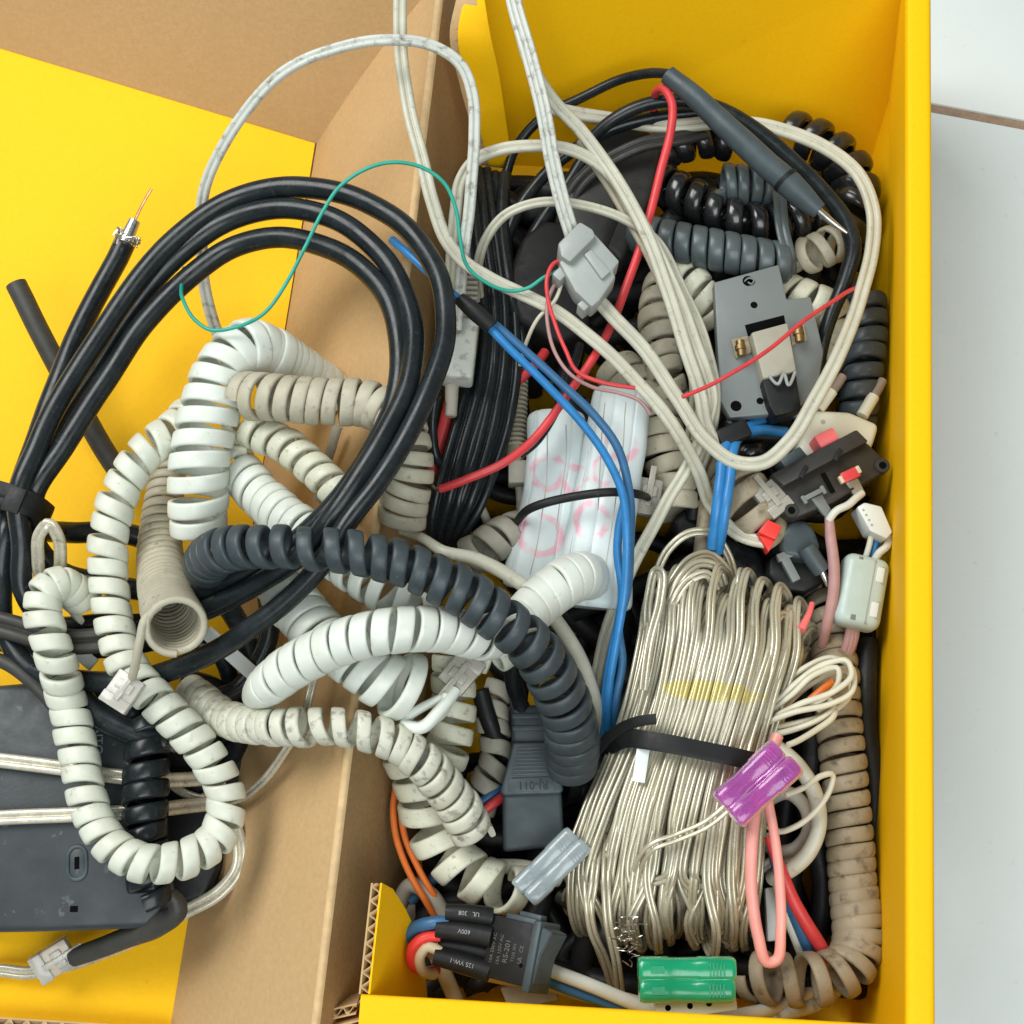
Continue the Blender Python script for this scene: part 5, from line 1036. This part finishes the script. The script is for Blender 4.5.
for (x, y) in ((690, 1006), (709, 1003.5), (668, 1008)): disc(mb, x, y, 74, 3)
mb.build('strip_holes', M['hole_shade'], pl_)

# ---- rocker switch and its leads
rk = root('rocker_switch', P(525, 950, 58), 'black rocker switch with worn white print and four sleeved wires', 'switch')
f = Fr(512, 950, 77, 12, 0, 33)
mb = MB(); rbox(mb, f, (-2, -1, -12), (52, 60, 32), 1.4); mb.build('switch_body', M['black_dull'], rk)
mb = MB(); rbox(mb, f, (4, 29, -10), (36, 10, 22), 1.4); rbox(mb, f, (12, 35, -8), (26, 7, 12), 1); mb.build('side_spring', M['connector'], rk)
mb = MB(); rbox(mb, f, (27, -1, -13), (9, 68, 40), 1.6); mb.build('bezel', M['connector'], rk)
f2 = Fr(512, 950, 77, 12, 0, 33)
mb = MB()
bm = bmesh.new()
pr_ = [(0, 28), (13, 25), (4, 0), (2, -26), (0, -28)]
vsA = [bm.verts.new((31 + a_, b_, 4)) for a_, b_ in pr_]; vsB = [bm.verts.new((31 + a_, b_, -28)) for a_, b_ in pr_]
bm.faces.new(vsA[::-1]); bm.faces.new(vsB)
for i in range(5): bm.faces.new((vsA[i], vsA[(i+1) % 5], vsB[(i+1) % 5], vsB[i]))
bmesh.ops.recalc_face_normals(bm, faces=bm.faces); bmesh.ops.bevel(bm, geom=bm.edges[:], offset=1, segments=2, affect='EDGES')
bm_to(mb, bm, f2); mb.build('rocker', M['connector'], rk)
mb = MB()
for k, (s_, sz) in enumerate((('10A 250V AC', 5.2), ('15A 125V AC', 5.2), ('RS-201', 8), ('T125 5E4', 4.6), ('UL  CE', 6))):
    text_into(mb, f, s_, sz, -20 + k*8.3, -2, 4.05, 90, .15)
mb.build('printed_text', M['print_dim'], rk, smooth=False)
mb = MB(); cyl(mb, f, (16, -12, 3), (16, -12, 4.3), 2.2, None, 14); mb.build('pin_hole', M['hole_shade'], rk)
tubes = [((446, 912, 72), (492, 917, 72), 9), ((436, 928, 71), (492, 937, 73), 10.5), ((438, 944, 66), (488, 953, 68), 9), ((434, 956, 70), (490, 972, 72), 10)]
for i, (a, b, r) in enumerate(tubes):
    mid = ((a[0]+b[0])/2, (a[1]+b[1])/2 - 1, a[2]+.5)
    sl = cable('heat_shrink_sleeve', [a, mid, b], [r*.9, r, r*1.02], M['black_dull'], rk, n=16)
    if i in (0, 1, 3):
        mb = MB(); ang = math.degrees(math.atan2(b[1]-a[1], b[0]-a[0]))
        fr_ = Fr(mid[0], mid[1], mid[2] + r*.36 + .3, ang + 180)
        text_into(mb, fr_, ('UL   308', '600V', '125 VW-1')[(0, 1, 1, 2)[i]], 6, 0, 0, 0, 0, .25); mb.build('sleeve_print', M['print_white'], sl, smooth=False)
cable('blue_lead', [(448, 922, 71), (430, 923, 71), (415, 928, 68), (406, 940, 62), (402, 955, 52)], 6.5, M['blue_dark'], rk)
cable('red_lead', [(440, 936, 70), (424, 938, 70), (413, 948, 69), (413, 964, 66), (424, 972, 60), (436, 970, 52)], 5.5, M['red_bright'], rk)
cable('tan_lead', [(440, 952, 70), (427, 947, 70), (420, 956, 69), (422, 970, 65), (434, 974, 58)], 5.5, M['cream_wire'], rk)
cable('cream_cable', [(428, 950, 58), (446, 960, 62), (470, 967, 62), (500, 974, 58), (540, 980, 54), (580, 990, 56), (620, 1000, 60), (680, 1018, 62), (720, 1025, 60)], [6, 8, 9, 9.5, 9.5, 9.5, 9, 9, 8], M['cream_wire'], **LB('cream cable passing under the rocker switch along the front wall', 'cable'))
cable('white_cable', [(545, 968, 66), (580, 982, 68), (620, 998, 66), (660, 1012, 62), (700, 1020, 60), (750, 1014, 56), (785, 1003, 42), (820, 988, 34)], 7, M['white_wire'], **LB('white cable along the front wall passing under the green sleeves', 'cable'))
cable('blue_wire', [(530, 976, 66), (560, 986, 66), (600, 1000, 64), (640, 1014, 60)], 5, M['blue_dark'], **LB('blue wire beside the cream cable at the front wall', 'wire'))
cable('white_cable', [(750, 1022, 54), (785, 1014, 44), (815, 1004, 36), (836, 990, 32)], 7, M['flat_white'], **LB('speckled white cable at the front right corner under the loose brown turns', 'cable'))
cable('cream_wire', [(432, 945, 44), (445, 975, 44), (458, 1005, 42)], 8, M['cream_wire'], **LB('cream wire dropping behind the front wall left of the rocker switch', 'wire'))
o = root('orange_wire_pair', P(405, 830, 40), 'pair of orange wires bowing along the inside of the cardboard divider', 'wire pair')
cable('orange_wire', [(402, 765, 44), (394, 800, 46), (396, 835, 47), (408, 870, 48), (424, 900, 46), (434, 915, 42)], 3.4, M['orange'], o)
cable('orange_wire', [(408, 765, 42), (402, 800, 44), (405, 835, 45), (418, 868, 46), (434, 895, 44), (444, 908, 40)], 3.4, M['orange'], o)
cable('blue_wire', [(412, 900, 36), (420, 890, 38), (432, 880, 38), (445, 872, 36)], 6, M['blue_dark'], **LB('blue wire glimpsed behind the orange pair', 'wire'))
cable('red_wire', [(478, 816, 38), (490, 806, 40), (504, 796, 38)], 5, M['red'], **LB('short red wire left of the power connector head', 'wire'))
cable('blue_wire', [(476, 808, 36), (488, 797, 38), (500, 788, 36)], 5, M['blue_dark'], **LB('short blue wire next to the red one left of the power connector head', 'wire'))
cable('grey_cable', [(560, 895, 40), (585, 915, 46), (605, 935, 50), (615, 955, 50)], 8, M['grey_rubber'], **LB('grey cable below the grey splice sleeves', 'cable'))
prism(MB(), [(398, 905), (440, 900), (450, 930), (430, 985), (405, 985)], 22, 6, bev=2).build('grey_block', M['dim_cord'], **LB('dusty grey plastic block at the bottom behind the corner flap', 'block'))
cable('grey_cable', [(400, 905, 34), (410, 885, 40), (430, 895, 42), (445, 915, 40)], 8, M['dim_cord'], **LB('dusty pale cable bend under the ends of the orange pair', 'cable'))
prism(MB(), [(500, 988), (545, 978), (560, 1000), (510, 1012)], 50, 46, bev=.8).build('brown_board', M['dust_board'], **LB('small brownish board under the rocker switch', 'board'))
